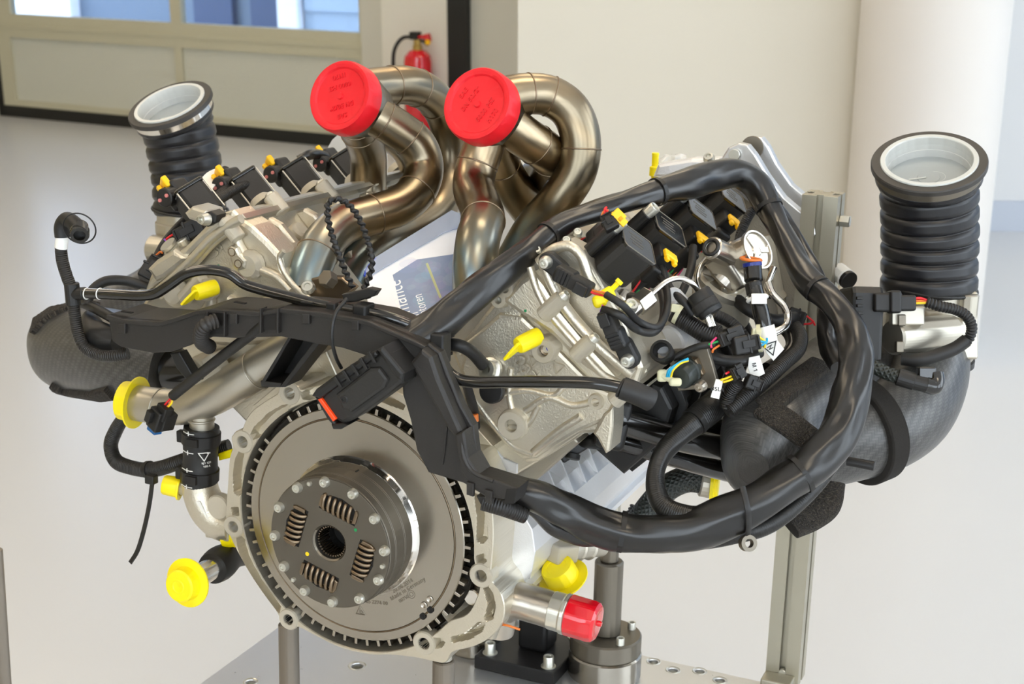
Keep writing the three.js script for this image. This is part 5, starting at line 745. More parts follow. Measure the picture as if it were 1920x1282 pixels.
  part(k, 'middle_tube', tube([D(1160, 770, 1.47), D(1240, 776, 1.48), D(1330, 800, 1.5), D(1390, 790, 1.52)], 0.0125, { seg: 32 }), mat.gloss);
  const g = T('braided_hose', 'dark green black braided coolant hose hanging behind the wrapped loop', 'hose'); part(g, 'hose', tube([D(1326, 902, 1.6), D(1290, 898, 1.6), D(1255, 912, 1.6), D(1225, 942, 1.6), D(1196, 980, 1.6)], 0.0148, { seg: 32, n: 80 }), mat.braid); part(g, 'ferrule', rod(D(1312, 902, 1.6), D(1336, 906, 1.6), 0.0168), mat.aluSoft);
  const gc = T('pipe_plug', 'yellow cap edge at the end of the braided hose', 'cap'); part(gc, 'cap_body', put(lat([[0, 0], [0.0215, 0], [0.0215, 0.0035], [0.017, 0.0045], [0.017, 0.008], [0, 0.008]], 40), D(1334, 908, 1.6), rt(V(0.95, -0.1, 0.2))), mat.yellow);
  one('hose_end', 'dark corrugated hose end below the braided hose', 'hose', tube([D(1205, 955, 1.62), D(1190, 985, 1.62), D(1182, 1010, 1.63)], ribs(0.0145, 0.004, 0.0016), { n: 120, seg: 24 }), mat.rubber);
  one('cable', 'thin dark cable hanging behind the aluminium profile post', 'cable', tube([D(1522, 940, 1.78), D(1518, 1000, 1.78), D(1514, 1060, 1.785), D(1504, 1100, 1.79)], 0.0042), M({ color: 0x1b2a30, roughness: 0.4 }));
  // grey pole of a barrier stand at the left edge
  const bs = T('barrier_pole', 'grey pole with dark felt collar cut by the left frame edge', 'pole'); const b0 = D(2, 1282, 1.27), b1 = D(-8, 1030, 1.19); part(bs, 'pole', rod(b0.clone().add(V(0, -0.66, 0)), b1, 0.0056, 24), mat.leg); part(bs, 'foot_disc', cylAt(b0.clone().add(V(0, -0.665, 0)), V(0, 1, 0), 0.11, 0.012, 40), mat.leg); part(bs, 'collar', rod(D(-1, 1262, 1.263), D(-2, 1206, 1.243), 0.0082, 24), mat.foam);
}
// ---------- document pouch in the vee ----------
{
  const t = T('document_pouch', 'clear plastic pouch with printed sheet lying in the engine vee', 'pouch');
  const cn = [[684, 500], [856, 396], [886, 520], [880, 580], [780, 640], [690, 600]].map(([x, y], i) => D(x, y, [1.49, 1.58, 1.53, 1.47, 1.41, 1.42][i]));
  const o = D(690, 585, 1.45), X = D(864, 480, 1.54).sub(o).normalize(); let Yv = D(705, 495, 1.51).sub(o); Yv.addScaledVector(X, -Yv.dot(X)).normalize();
  const zz = X.clone().cross(Yv), on = (x, y) => { const r = rE(x, y), k = o.clone().sub(eEye).dot(zz) / r.dot(zz), p = eEye.clone().addScaledVector(r, k).sub(o); return [p.dot(X), p.dot(Yv)]; };
  const film = [[682, 510], [704, 486], [846, 398], [872, 408], [868, 428], [832, 440], [692, 522]].map(([x, y]) => on(x, y)), sheet = [[690, 520], [832, 438], [880, 412], [890, 560], [810, 640], [700, 630], [688, 560]].map(([x, y]) => on(x, y));
  const cv = document.createElement('canvas'); cv.width = 1024; cv.height = 768; const c = cv.getContext('2d'); c.fillStyle = '#f7f8fc'; c.fillRect(0, 0, 1024, 768);
  const bx = sheet.reduce((a, [x, y]) => [Math.min(a[0], x), Math.min(a[1], y), Math.max(a[2], x), Math.max(a[3], y)], [9, 9, -9, -9]), toC = (x, y) => { const [a, b] = on(x, y); return [(a - bx[0]) / (bx[2] - bx[0]) * 1024, 768 - (b - bx[1]) / (bx[3] - bx[1]) * 768]; };
  const pg = [[736, 517], [782, 488], [905, 470], [920, 600], [800, 680], [756, 600]]; c.fillStyle = '#7f90b0'; c.beginPath(); pg.forEach(([x, y], i) => i ? c.lineTo(...toC(x, y)) : c.moveTo(...toC(x, y))); c.fill();
  for (let i = 0; i < 60; i++) { c.fillStyle = 'rgba(' + (120 + rnd() * 90 | 0) + ',' + (135 + rnd() * 90 | 0) + ',' + (165 + rnd() * 70 | 0) + ',0.1)'; const [x, y] = toC(760 + rnd() * 120, 490 + rnd() * 130); c.beginPath(); c.arc(x, y, 10 + rnd() * 60, 0, 7); c.fill(); }
  c.strokeStyle = '#b9c08a'; c.lineWidth = 14; c.beginPath(); c.moveTo(...toC(800, 495)); c.lineTo(...toC(826, 560)); c.stroke();
  const word = (w, x0, y0, x1, y1, s) => { const [a, b] = toC(x0, y0), [d, e] = toC(x1, y1); c.save(); c.translate(a, b); c.rotate(Math.atan2(e - b, d - a)); c.font = s + 'px sans-serif'; c.fillStyle = '#ffffff'; c.fillText(w, 0, 0); c.restore(); };
  word('Performance', 789, 650, 748, 520, 112); word('Motoren', 806, 600, 788, 545, 66); word('von', 790, 606, 780, 575, 66);
  const tx = new THREE.CanvasTexture(cv); tx.colorSpace = THREE.SRGBColorSpace; tx.flipY = true;
  const sg = slabOn(o, X, Yv, sheet, 0.0012, { bev: 0 }); { const u = sg.attributes.uv, p = sg.attributes.position, q = V(); for (let i = 0; i < p.count; i++) { q.fromBufferAttribute(p, i).sub(o); u.setXY(i, (q.dot(X) - bx[0]) / (bx[2] - bx[0]), (q.dot(Yv) - bx[1]) / (bx[3] - bx[1])); } }
  part(t, 'printed_sheet', sg, M({ map: tx, roughness: 0.35, clearcoat: 1, clearcoatRoughness: 0.08 }));
  const fo = o.clone().addScaledVector(zz, 0.0025), fg = slabOn(fo, X, Yv, film, 0.0006, { bev: 0 }); part(t, 'film', fg, M({ color: 0xdde6f6, transmission: 0.6, roughness: 0.15, thickness: 0 }));
  part(t, 'blue_seam', [tube([[683, 520], [688, 505], [705, 487]].map(([x, y]) => { const [a, b] = on(x, y); return o.clone().addScaledVector(X, a).addScaledVector(Yv, b).addScaledVector(zz, 0.002); }), 0.0012, { seg: 8 })], M({ color: 0x2b49b5, roughness: 0.3 }));
}

// ---------- ignition coils ----------
const coilPos = { 1: [-0.072, -0.168, -0.278, -0.4], '-1': [-0.098, -0.2, -0.306, -0.42] };
function coil(s, n, label, first) {
  const t = T('ignition_coil', label, 'ignition coil', null), o = AB(0.352, -0.03, n, s), Z = dA(s), X = dB(s).multiplyScalar(0.79).addScaledVector(dN, -0.61 * 1), Yq = Z.clone().cross(X).multiplyScalar(s > 0 ? 1 : -1);
  const Yv = dB(s).multiplyScalar(0.61).addScaledVector(dN, 0.79), at = (x, y, z) => o.clone().addScaledVector(X, x).addScaledVector(Yv, y).addScaledVector(Z, z);
  const frame = new THREE.Matrix4().makeBasis(X, s > 0 ? Yv : Yv, Z), slabC = (pts, z0, z1, bev) => { const g = slab(pts.map(([x, y]) => V(x, y)), z0, z1, { bev }); const m = frame.clone(); m.setPosition(o); g.applyMatrix4(m); if (m.determinant() < 0) { const ix = g.index; const p = g.attributes; for (const k of ['position', 'normal', 'uv']) { const a = p[k], w = a.itemSize; for (let i = 0; i < a.count; i += 3) for (let j = 0; j < w; j++) { const q = a.array[(i + 1) * w + j]; a.array[(i + 1) * w + j] = a.array[(i + 2) * w + j]; a.array[(i + 2) * w + j] = q; } } } return g; };
  const rr = (hx, hy, c) => [[-hx + c, -hy], [hx - c, -hy], [hx, -hy + c], [hx, hy - c], [hx - c, hy], [-hx + c, hy], [-hx, hy - c], [-hx, -hy + c]];
  part(t, 'boot', put(lat([[0.0, 0.0], [0.019, 0.0], [0.0195, 0.004], [0.0175, 0.006], [0.0175, 0.009], [0.0188, 0.011], [0.0185, 0.02], [0, 0.02]], 36), at(0, 0, 0), Z), mat.black);
  part(t, 'body', slabC(rr(0.0195, 0.0172, 0.005), 0.014, 0.052, 0.002), mat.blackPl);
  part(t, 'top_plate', slabC(rr(0.0205, 0.018, 0.003), 0.051, 0.0545, 0.0008), mat.gloss);
  part(t, 'plate_edge', rr(0.0202, 0.0177, 0.003).map((p, i, l) => rod(at(p[0], p[1], 0.0546), at(...l[(i + 1) % 8], 0.0546), 0.0005, 6)), mat.darkSteel);
  part(t, 'plate_print', [-0.009, -0.004, 0.001, 0.006].map((y, i) => boxAt(at(-0.002, y, 0.0546), 0.018 - 0.004 * (i % 2), 0.0012, 0.0004, Z, X, 0.0001)), mat.darkSteel);
  if (s < 0) {   // seen from behind: plug lies along the engine, clip on top
    part(t, 'edge_seam', [[0.0195, -0.017], [-0.0195, -0.017], [-0.0195, 0.017]].map(([x, y]) => rod(at(x, y, 0.012), at(x, y, 0.051), 0.0009, 8)), mat.steel);
    const pc = AB(0.352 + 0.06, -0.03 + 0.013, n, s); part(t, 'socket', [boxAt(pc.clone().add(V(0, 0, -0.004)), 0.024, 0.03, 0.026, dN, X, 0.004)], mat.black);
    part(t, 'plug', rod(pc.clone().add(V(0, 0, 0.004)), pc.clone().add(V(0, 0, 0.024)), 0.0105), mat.rubber); part(t, 'lock_clip', [boxAt(pc.clone().addScaledVector(Z, 0.0165).add(V(0, 0, 0.004)), 0.018, 0.007, 0.014, Z, X, 0.002), boxAt(pc.clone().addScaledVector(Z, 0.0165).addScaledVector(dB(s), 0.009).add(V(0, 0, 0.006)), 0.007, 0.005, 0.009, Z, X, 0.0015)], mat.clip);
    for (const k of [-1, 1]) part(t, 'wire_seal', cylAt(pc.clone().add(V(0.0045 * k, 0.003 * k, 0.0238)), dN, 0.0021, 0.002, 12), mat.wireSeal);
    return;
  }
  part(t, 'bolt_sleeve', rod(at(-0.026, -0.006, 0.004), at(-0.026, -0.006, 0.05), 0.0072), mat.black); part(t, 'sleeve_web', boxAt(at(-0.021, -0.006, 0.03), 0.012, 0.009, 0.036, Z, X), mat.black);
  part(t, 'bolt', put(screw(0.0062, 0.011), at(-0.026, -0.006, 0.05), Z), mat.zinc);
  const [cx, cy] = first ? [-0.012, -0.026] : [0.002, 0.028];
  part(t, 'socket', boxAt(at(cx, cy, 0.032), 0.022, 0.022, 0.024, Z, X, 0.003), mat.black);
  part(t, 'plug', [boxAt(at(cx, cy * 1.35, 0.02), 0.02, 0.02, 0.022, Z, X, 0.004), rod(at(cx, cy * 1.4, 0.014), at(cx, cy * 1.5, -0.006), 0.0085)], mat.rubber);
  part(t, 'lock_clip', [boxAt(at(cx, cy * 1.3, 0.0455), 0.017, 0.011, 0.005, Z, X, 0.002), boxAt(at(cx - 0.005, cy * 1.55, 0.0445), 0.005, 0.007, 0.005, Z, X, 0.0015), boxAt(at(cx + 0.005, cy * 1.55, 0.0445), 0.005, 0.007, 0.005, Z, X, 0.0015)], mat.clip);
  const e = at(cx, cy * 1.5, -0.004); ['wireRed', 'wireGreen', 'wireOrange', 'wirePink'].forEach((m, i) => part(t, 'wire', tube([at(cx + (i - 1.5) * 0.004, cy * 1.5, 0.012), at(cx + (i - 1.5) * 0.0045, cy * 1.72, 0.002), at(cx + (i - 1.5) * 0.003, cy * 1.8, -0.012)], 0.0011, { seg: 6 }), mat[m]));
}
['nearest black ignition coil on the right bank beside the round cover', 'second black ignition coil on right bank with yellow lock clip', 'third black ignition coil on right bank under the harness arch', 'farthest black ignition coil on right bank in the harness shade'].forEach((l, i) => coil(1, coilPos[1][i], l, i === 0));
['front black ignition coil on left bank partly under conduits', 'second ignition coil on left bank with bright yellow clip', 'third ignition coil on left bank with yellow clip and grey label', 'rear ignition coil on left bank beside the upright header pipe'].forEach((l, i) => coil(-1, coilPos[-1][i], l, false));

// ---------- plugs, sensors and small wiring ----------
const WR = mat;
function plugThing(label, a, b, w, o = {}) {   // a two-part automotive plug from a to b
  const t = T(o.name ?? 'connector', label, o.cat ?? 'connector'), d = b.clone().sub(a), L = d.length(), X = d.clone().normalize(), up = o.up ?? RZ, m = a.clone().lerp(b, 0.5);
  const Zd = up.clone().addScaledVector(X, -up.dot(X)).normalize();
  part(t, 'housing', boxAt(a.clone().addScaledVector(X, L * 0.3), L * 0.6, w, w * 0.75, Zd, X, w * 0.12), mat.black); part(t, 'plug_body', boxAt(a.clone().addScaledVector(X, L * 0.74), L * 0.5, w * 0.84, w * 0.64, Zd, X, w * 0.12), mat.blackPl);
  part(t, 'collar', boxAt(a.clone().addScaledVector(X, L * 0.56), L * 0.1, w * 1.1, w * 0.85, Zd, X, w * 0.1), mat.black); part(t, 'latch', [boxAt(a.clone().addScaledVector(X, L * 0.5).addScaledVector(Zd, w * 0.42), L * 0.45, w * 0.4, w * 0.14, Zd, X), boxAt(a.clone().addScaledVector(X, L * 0.9).addScaledVector(Zd, w * 0.34), L * 0.06, w * 0.7, w * 0.2, Zd, X)], mat.black);
  (o.wires ?? []).forEach(([c, to, k = 0]) => { const s = b.clone().addScaledVector(Zd.clone().cross(X), (k - 0.5) * w * 0.5); part(t, 'wire', tube([s, s.clone().lerp(to, 0.5).addScaledVector(X, L * 0.12), to], 0.0011, { seg: 8 }), mat[c]); });
  if (o.seal) part(t, 'seal', boxAt(b, L * 0.06, w * 0.7, w * 0.55, Zd, X), mat[o.seal]);
  return t;
}
{
  const z = -0.02;
  const s1 = T('cam_sensor', 'black cam sensor plug with bolt at the upper end of right cover', 'sensor');
  const bar = (t, x0, y0, x1, y1, x2, y2, x3, y3, n) => {
    part(t, 'flange', slab((() => { const a = N(x0, y0, n), b = N(x1, y1, n), d = b.clone().sub(a).normalize(), q = V(-d.y, d.x, 0), o = []; for (let i = 0; i <= 12; i++) { const k = Math.PI / 2 + i / 12 * Math.PI; o.push(a.clone().addScaledVector(d, Math.cos(k) * 0.009).addScaledVector(q, Math.sin(k) * 0.009)); } for (let i = 0; i <= 12; i++) { const k = -Math.PI / 2 + i / 12 * Math.PI; o.push(b.clone().addScaledVector(d, Math.cos(k) * 0.0085).addScaledVector(q, Math.sin(k) * 0.0085)); } return o; })(), n - 0.012, n, { bev: 0.002 }), mat.black);
    part(t, 'bolt', put(torx(0.0063, 0.009), N(x0, y0, n)), mat.zinc);
    const a = N(x1, y1, n + 0.004), b = N(x2, y2, n + 0.008), X = b.clone().sub(a).normalize(), L = a.distanceTo(b); part(t, 'body', boxAt(a.clone().lerp(b, 0.5), L * 1.1, 0.0162, 0.017, dN, X, 0.004), mat.black); part(t, 'plug', boxAt(b.clone().addScaledVector(X, 0.008), 0.024, 0.014, 0.015, dN, X, 0.003), mat.blackPl);
    part(t, 'rib', [0.2, 0.4, 0.6, 0.8].map((k) => boxAt(a.clone().lerp(b, k).add(V(0, 0, 0.009)), 0.0025, 0.013, 0.002, dN, X)), mat.black);
    part(t, 'latch', boxAt(b.clone().addScaledVector(X, 0.012).add(V(0, 0, 0.01)), 0.012, 0.01, 0.004, dN, X), mat.black); return b.clone().addScaledVector(X, 0.02);
  };
  const e1 = bar(s1, 1025, 491, 1046, 508, 1076, 527, 0, 0, z);
  const s2 = T('cam_sensor', 'black cam sensor plug with bolt at the lower end of right cover', 'sensor'); const e2 = bar(s2, 1178, 675, 1166, 650, 1150, 618, 0, 0, z);
  [['wireRed', 1134, 548, 0], ['wireOrange', 1130, 542, 0.003]].forEach(([m, x, y, k]) => part(s1, 'wire', tube([e1.clone().add(V(0, k, 0)), N(x - 20, y + 2, z + 0.01), N(x + 10, y + 8, z + 0.012)], 0.0011, { seg: 8 }), mat[m]));
  [['wireRed', 1134, 596, 0], ['wirePink', 1130, 585, 0.003], ['wirePurple', 1127, 590, -0.003]].forEach(([m, x, y, k]) => part(s2, 'wire', tube([e2.clone().add(V(k, 0, 0)), N(x, y, z + 0.01), N(1130, 572, z + 0.012)], 0.0011, { seg: 8 }), mat[m]));
  // sheathed leads sweeping round the injector rail
  const lead = (label, pts, r, m = mat.rubber) => one('sensor_lead', label, 'cable', tube(pts, r, { n: 120, seg: 18 }), m);
  lead('upper sheathed lead looping from the cam sensor under the coils', [N(1136, 552, z + 0.012), N(1165, 570, z + 0.016), P(1200, 604, 1.33), P(1228, 614, 1.34), P(1245, 598, 1.36), P(1252, 560, 1.39), P(1246, 530, 1.41), P(1232, 512, 1.42)], 0.0034);
  lead('lower sheathed lead looping from the cam sensor under the coils', [N(1130, 580, z + 0.012), N(1160, 590, z + 0.016), P(1195, 618, 1.33), P(1220, 624, 1.335), P(1240, 606, 1.36), P(1244, 570, 1.39), P(1236, 535, 1.41)], 0.0038);
  lead('thick ribbed conduit running down right from the fuel rail', [P(1262, 588, 1.41), P(1290, 606, 1.405), P(1322, 626, 1.4), P(1352, 640, 1.4)], 0.0088, mat.ribbed);
  lead('thin dark lead crossing to the paired black connectors', [P(1262, 672, 1.38), P(1292, 656, 1.375), P(1316, 648, 1.37), P(1340, 646, 1.37)], 0.0034, mat.black);
  lead('black ribbed hose running over the plenum edge to the label tag', [P(1366, 772, 1.4), P(1400, 742, 1.41), P(1440, 708, 1.425), P(1470, 680, 1.44), P(1496, 655, 1.46), P(1500, 630, 1.48), P(1486, 608, 1.5)], 0.0078, mat.ribbed);
  lead('smooth grey hose bending beside the warning tag', [P(1438, 690, 1.45), P(1470, 668, 1.47), P(1484, 648, 1.48), P(1480, 628, 1.49), P(1466, 612, 1.5)], 0.0062, mat.shrink);
  lead('ribbed conduit below the yellow plug on the plenum', [P(1384, 716, 1.39), P(1366, 740, 1.4), P(1362, 762, 1.405)], 0.007, mat.ribbed);
  // yellow clip with a pull stick, nylon ties
  const yc = T('yellow_clip', 'bright yellow service clip with stick beside the first coil', 'clip'); part(yc, 'stick', rod(P(1140, 550, 1.33), P(1160, 529, 1.325), 0.0025), mat.yellow); part(yc, 'ball', cylAt(P(1158, 531, 1.325), rt(V(0.7, 0.7, 0.1)), 0.0036, 0.004), mat.yellow); part(yc, 'body', [boxAt(P(1138, 552, 1.33), 0.014, 0.012, 0.012, RZ, rt(V(0.8, 0.5, 0)), 0.003), boxAt(P(1124, 564, 1.33), 0.013, 0.012, 0.012, RZ, rt(V(0.9, 0.3, 0)), 0.004)], mat.yellow);
  const nylon = (label, x, y, d, dir, R) => { const t = T('nylon_tie', label, 'cable tie'); part(t, 'band', put(lat([[R, -0.002], [R + 0.0013, -0.002], [R + 0.0013, 0.002], [R, 0.002], [R, -0.002]], 28), P(x, y, d), rt(dir)), mat.cream); part(t, 'head', boxAt(P(x - 6, y - 10, d - 0.006), 0.009, 0.008, 0.007, RZ), mat.cream); };
  nylon('cream nylon tie on the sensor leads left of the pipe nut', 1176, 585, 1.325, V(1, -0.5, 0.2), 0.0075); nylon('cream nylon tie round the ribbed conduit below the pipe', 1272, 588, 1.405, V(0.85, -0.5, 0.2), 0.0094); nylon('cream nylon tie behind the paired black connectors', 1424, 634, 1.405, V(1, 0.1, 0.2), 0.0125);
  one('idle_bolt', 'silver bolt head beside the cream nylon tie', 'bolt', put(torx(0.0075, 0.008), P(1180, 576, 1.33), rt(V(0.3, 0.5, 0.8))), mat.zinc);
  // round open plug ring and the capped rotary sensor with blue wires
  one('open_coupling', 'open black ring coupling facing out near the lower sensor', 'coupling', put(lat([[0.0073, -0.011], [0.0073, 0.005], [0.008, 0.0065], [0.0102, 0.0065], [0.011, 0.005], [0.011, 0.0015], [0.0098, 0.0], [0.0098, -0.011]], 36), P(1242, 660, 1.37), rt(V(-0.35, 0.25, 0.9))), mat.black);
  one('coupling_core', 'pale fitting inside the open black ring coupling', 'fitting', [cylAt(P(1248, 655, 1.39), rt(V(-0.35, 0.25, 0.9)), 0.0075, 0.012), cylAt(P(1300, 650, 1.43), rt(V(-0.6, 0.3, 0.7)), 0.016, 0.02), rod(P(1258, 640, 1.42), P(1300, 615, 1.44), 0.016)], mat.castWhite);
  const rs = T('rotary_sensor', 'dark domed rotary sensor with blue wires on a cast flange', 'sensor'), rd = rt(V(-0.55, -0.35, 0.78)).normalize(), rp = P(1292, 694, 1.385);
  part(rs, 'flange', slabOn(rp.clone().addScaledVector(rd, -0.008), rt(V(0.85, 0.15, 0.5)), UP, [[-0.018, -0.02], [0.02, -0.022], [0.024, -0.016], [0.022, 0.017], [-0.014, 0.021], [-0.021, 0.015]], 0.006), mat.darkSteel);
  part(rs, 'dome', put(lat([[0.0135, -0.004], [0.0142, 0], [0.0142, 0.005], [0.013, 0.0065], [0.0127, 0.016], [0.0105, 0.0205], [0, 0.0215]], 36), rp, rd), M({ color: 0x2a302e, roughness: 0.4 }));
  part(rs, 'hex_collar', put(slab(hexPts(0.016).map(([x, y]) => V(x, y)), -0.004, 0.003, { bev: 0.001 }), rp, rd), mat.bronze); part(rs, 'flange_screw', [put(torx(0.006, 0.008), P(1316, 722, 1.37), rd)], mat.steel);
  part(rs, 'clip', [boxAt(P(1266, 716, 1.365), 0.012, 0.008, 0.01, RZ, RX, 0.003), boxAt(P(1242, 704, 1.37), 0.01, 0.012, 0.008, RZ, RX, 0.003), rod(P(1242, 704, 1.368), P(1266, 716, 1.363), 0.003)], mat.cream);
  [['wireBlue', 0], ['wireBlue', 4], ['wireYellow', 8]].forEach(([m, k]) => part(rs, 'wire', tube([P(1250 + k, 706, 1.362), P(1254 + k, 694, 1.358), P(1270 + k * 0.6, 682, 1.36), P(1290, 672 + k * 0.5, 1.368)], 0.0011, { seg: 8 }), mat[m]));
  // connectors
  plugThing('black connector with pink and green wires behind the ring coupling', P(1392, 622, 1.37), P(1346, 640, 1.365), 0.016, { wires: [['wirePink', P(1334, 652, 1.36), 0], ['wireGreen', P(1330, 645, 1.36), 0.5], ['wireOrange', P(1336, 660, 1.36), 1]] });
  plugThing('lower black connector of the pair with blue wires at its end', P(1374, 650, 1.36), P(1424, 640, 1.365), 0.0175, { wires: [['wireBlue', P(1438, 634, 1.37), 0], ['wireBlue', P(1436, 646, 1.37), 0.5], ['wireYellow', P(1434, 652, 1.37), 1]] });
  plugThing('small connector with yellow and red wires above the white sleeve', P(1392, 692, 1.375), P(1370, 704, 1.37), 0.015, { wires: [['wireRed', P(1362, 700, 1.365), 0], ['wireYellow', P(1352, 712, 1.362), 0.6], ['wireYellow', P(1356, 716, 1.362), 1]] });
  plugThing('black plug over the foam strip below the white paper tag', P(1398, 712, 1.39), P(1428, 724, 1.395), 0.014);
  plugThing('dark connector cluster in the shade of the harness arch', P(1478, 590, 1.52), P(1510, 600, 1.515), 0.018, { wires: [['wireRed', P(1526, 602, 1.51), 0], ['wireRed', P(1528, 610, 1.51), 1]] });
  plugThing('upright black plug beside the fourth ignition coil', P(1398, 440, 1.56), P(1382, 474, 1.55), 0.017);
  plugThing('wire plug at the top of the nearest right coil with red wires', P(1150, 430, 1.335), P(1134, 402, 1.34), 0.014, { wires: [['wireRed', P(1134, 392, 1.342), 0], ['wireRed', P(1138, 388, 1.342), 0.5], ['wireOrange', P(1141, 394, 1.342), 1]] });
  one('yellow_lock', 'ribbed yellow lock piece beside the nearest coil plug', 'clip', [boxAt(P(1160, 404, 1.335), 0.012, 0.009, 0.006, RZ, rt(V(0.7, -0.7, 0))), boxAt(P(1166, 414, 1.335), 0.01, 0.007, 0.006, RZ, rt(V(0.7, -0.7, 0)))], mat.clip);
  const tg = (label, pts, d, txt, rot) => { const t = T('paper_tag', label, 'tag'), c = pts.reduce((a, [x, y]) => [a[0] + x / pts.length, a[1] + y / pts.length], [0, 0]), o = P(c[0], c[1], d), X = RX.clone(), Yv = rt(V(0, 1, 0.15)).normalize(); Yv.addScaledVector(X, -Yv.dot(X)).normalize(); const zz = X.clone().cross(Yv); const on = (x, y) => { const r = rE(x, y), k = o.clone().sub(eEye).dot(zz) / r.dot(zz), p = eEye.clone().addScaledVector(r, k).sub(o); return [p.dot(X), p.dot(Yv)]; };
    part(t, 'tag', slabOn(o, X, Yv, pts.map(([x, y]) => on(x, y)), 0.0012, { bev: 0.0003 }), mat.white);
    const cv = document.createElement('canvas'); cv.width = cv.height = 128; const g = cv.getContext('2d'); g.clearRect(0, 0, 128, 128); g.translate(64, 64); g.rotate(rot); g.fillStyle = g.strokeStyle = '#222'; g.textAlign = 'center'; if (txt === '!') { g.lineWidth = 7; g.beginPath(); g.moveTo(0, -40); g.lineTo(46, 38); g.lineTo(-46, 38); g.closePath(); g.stroke(); g.lineWidth = 5; g.beginPath(); g.moveTo(-14, 30); g.lineTo(-6, -4); g.lineTo(4, 26); g.lineTo(14, 0); g.stroke(); } else { g.font = 'bold 34px sans-serif'; g.fillText(txt, 0, 12); }
    const tx = new THREE.CanvasTexture(cv); tx.colorSpace = THREE.SRGBColorSpace; const pg = new THREE.PlaneGeometry(0.02, 0.02); const m = new THREE.Matrix4().makeBasis(X, Yv, zz); m.setPosition(o.clone().addScaledVector(zz, 0.0016)); pg.applyMatrix4(m); part(t, 'print', pg, M({ map: tx, transparent: true, roughness: 0.6 })); };
  tg('white paper tag with warning triangle on the bent hose', [[1430, 628], [1446, 622], [1470, 654], [1450, 676], [1436, 660]], 1.42, '!', 0.7);
  tg('white label wrapped below the small yellow wired plug', [[1342, 710], [1356, 712], [1348, 748], [1332, 744]], 1.372, 'USLA', 0.1);
  tg('white paper strip hanging under the warning tag', [[1404, 670], [1424, 666], [1434, 700], [1410, 712], [1402, 690]], 1.4, 'M 1', 1.3);
  // quick coupling at the fuel pump
  const qc = T('fuel_coupling', 'black quick coupling with white clip hanging from the fuel pump', 'coupling'), q0 = P(1412, 492, 1.43), q1 = P(1412, 530, 1.42), q2 = P(1420, 560, 1.415), q3 = P(1432, 606, 1.41), q4 = P(1440, 640, 1.41);
  part(qc, 'orange_ring', ringAt(P(1408, 486, 1.435), rt(V(0.1, 1, 0.2)), 0.0098, 0.0018, 32), mat.wireOrange); part(qc, 'blue_ring', rod(P(1410, 492, 1.43), P(1411, 500, 1.43), 0.0096), M({ color: 0x1a2a78, roughness: 0.3 }));
  part(qc, 'body', [rod(P(1411, 499, 1.43), P(1413, 528, 1.425), 0.0092), rod(q1, q2, 0.0078)], mat.gloss); part(qc, 'neck', rod(q1, P(1416, 552, 1.418), 0.0085), mat.black); part(qc, 'white_clip', [ringAt(P(1420, 560, 1.415), q3.clone().sub(q2), 0.0094, 0.002, 28), boxAt(P(1423, 560, 1.402), 0.015, 0.01, 0.004, RZ, RX)], mat.white);
  part(qc, 'hose', tube([q2, q3, q4], 0.0082), mat.gloss); part(qc, 'white_sleeve', tube([P(1434, 612, 1.41), P(1438, 628, 1.41), P(1440, 640, 1.41)], 0.0094), mat.white);
}
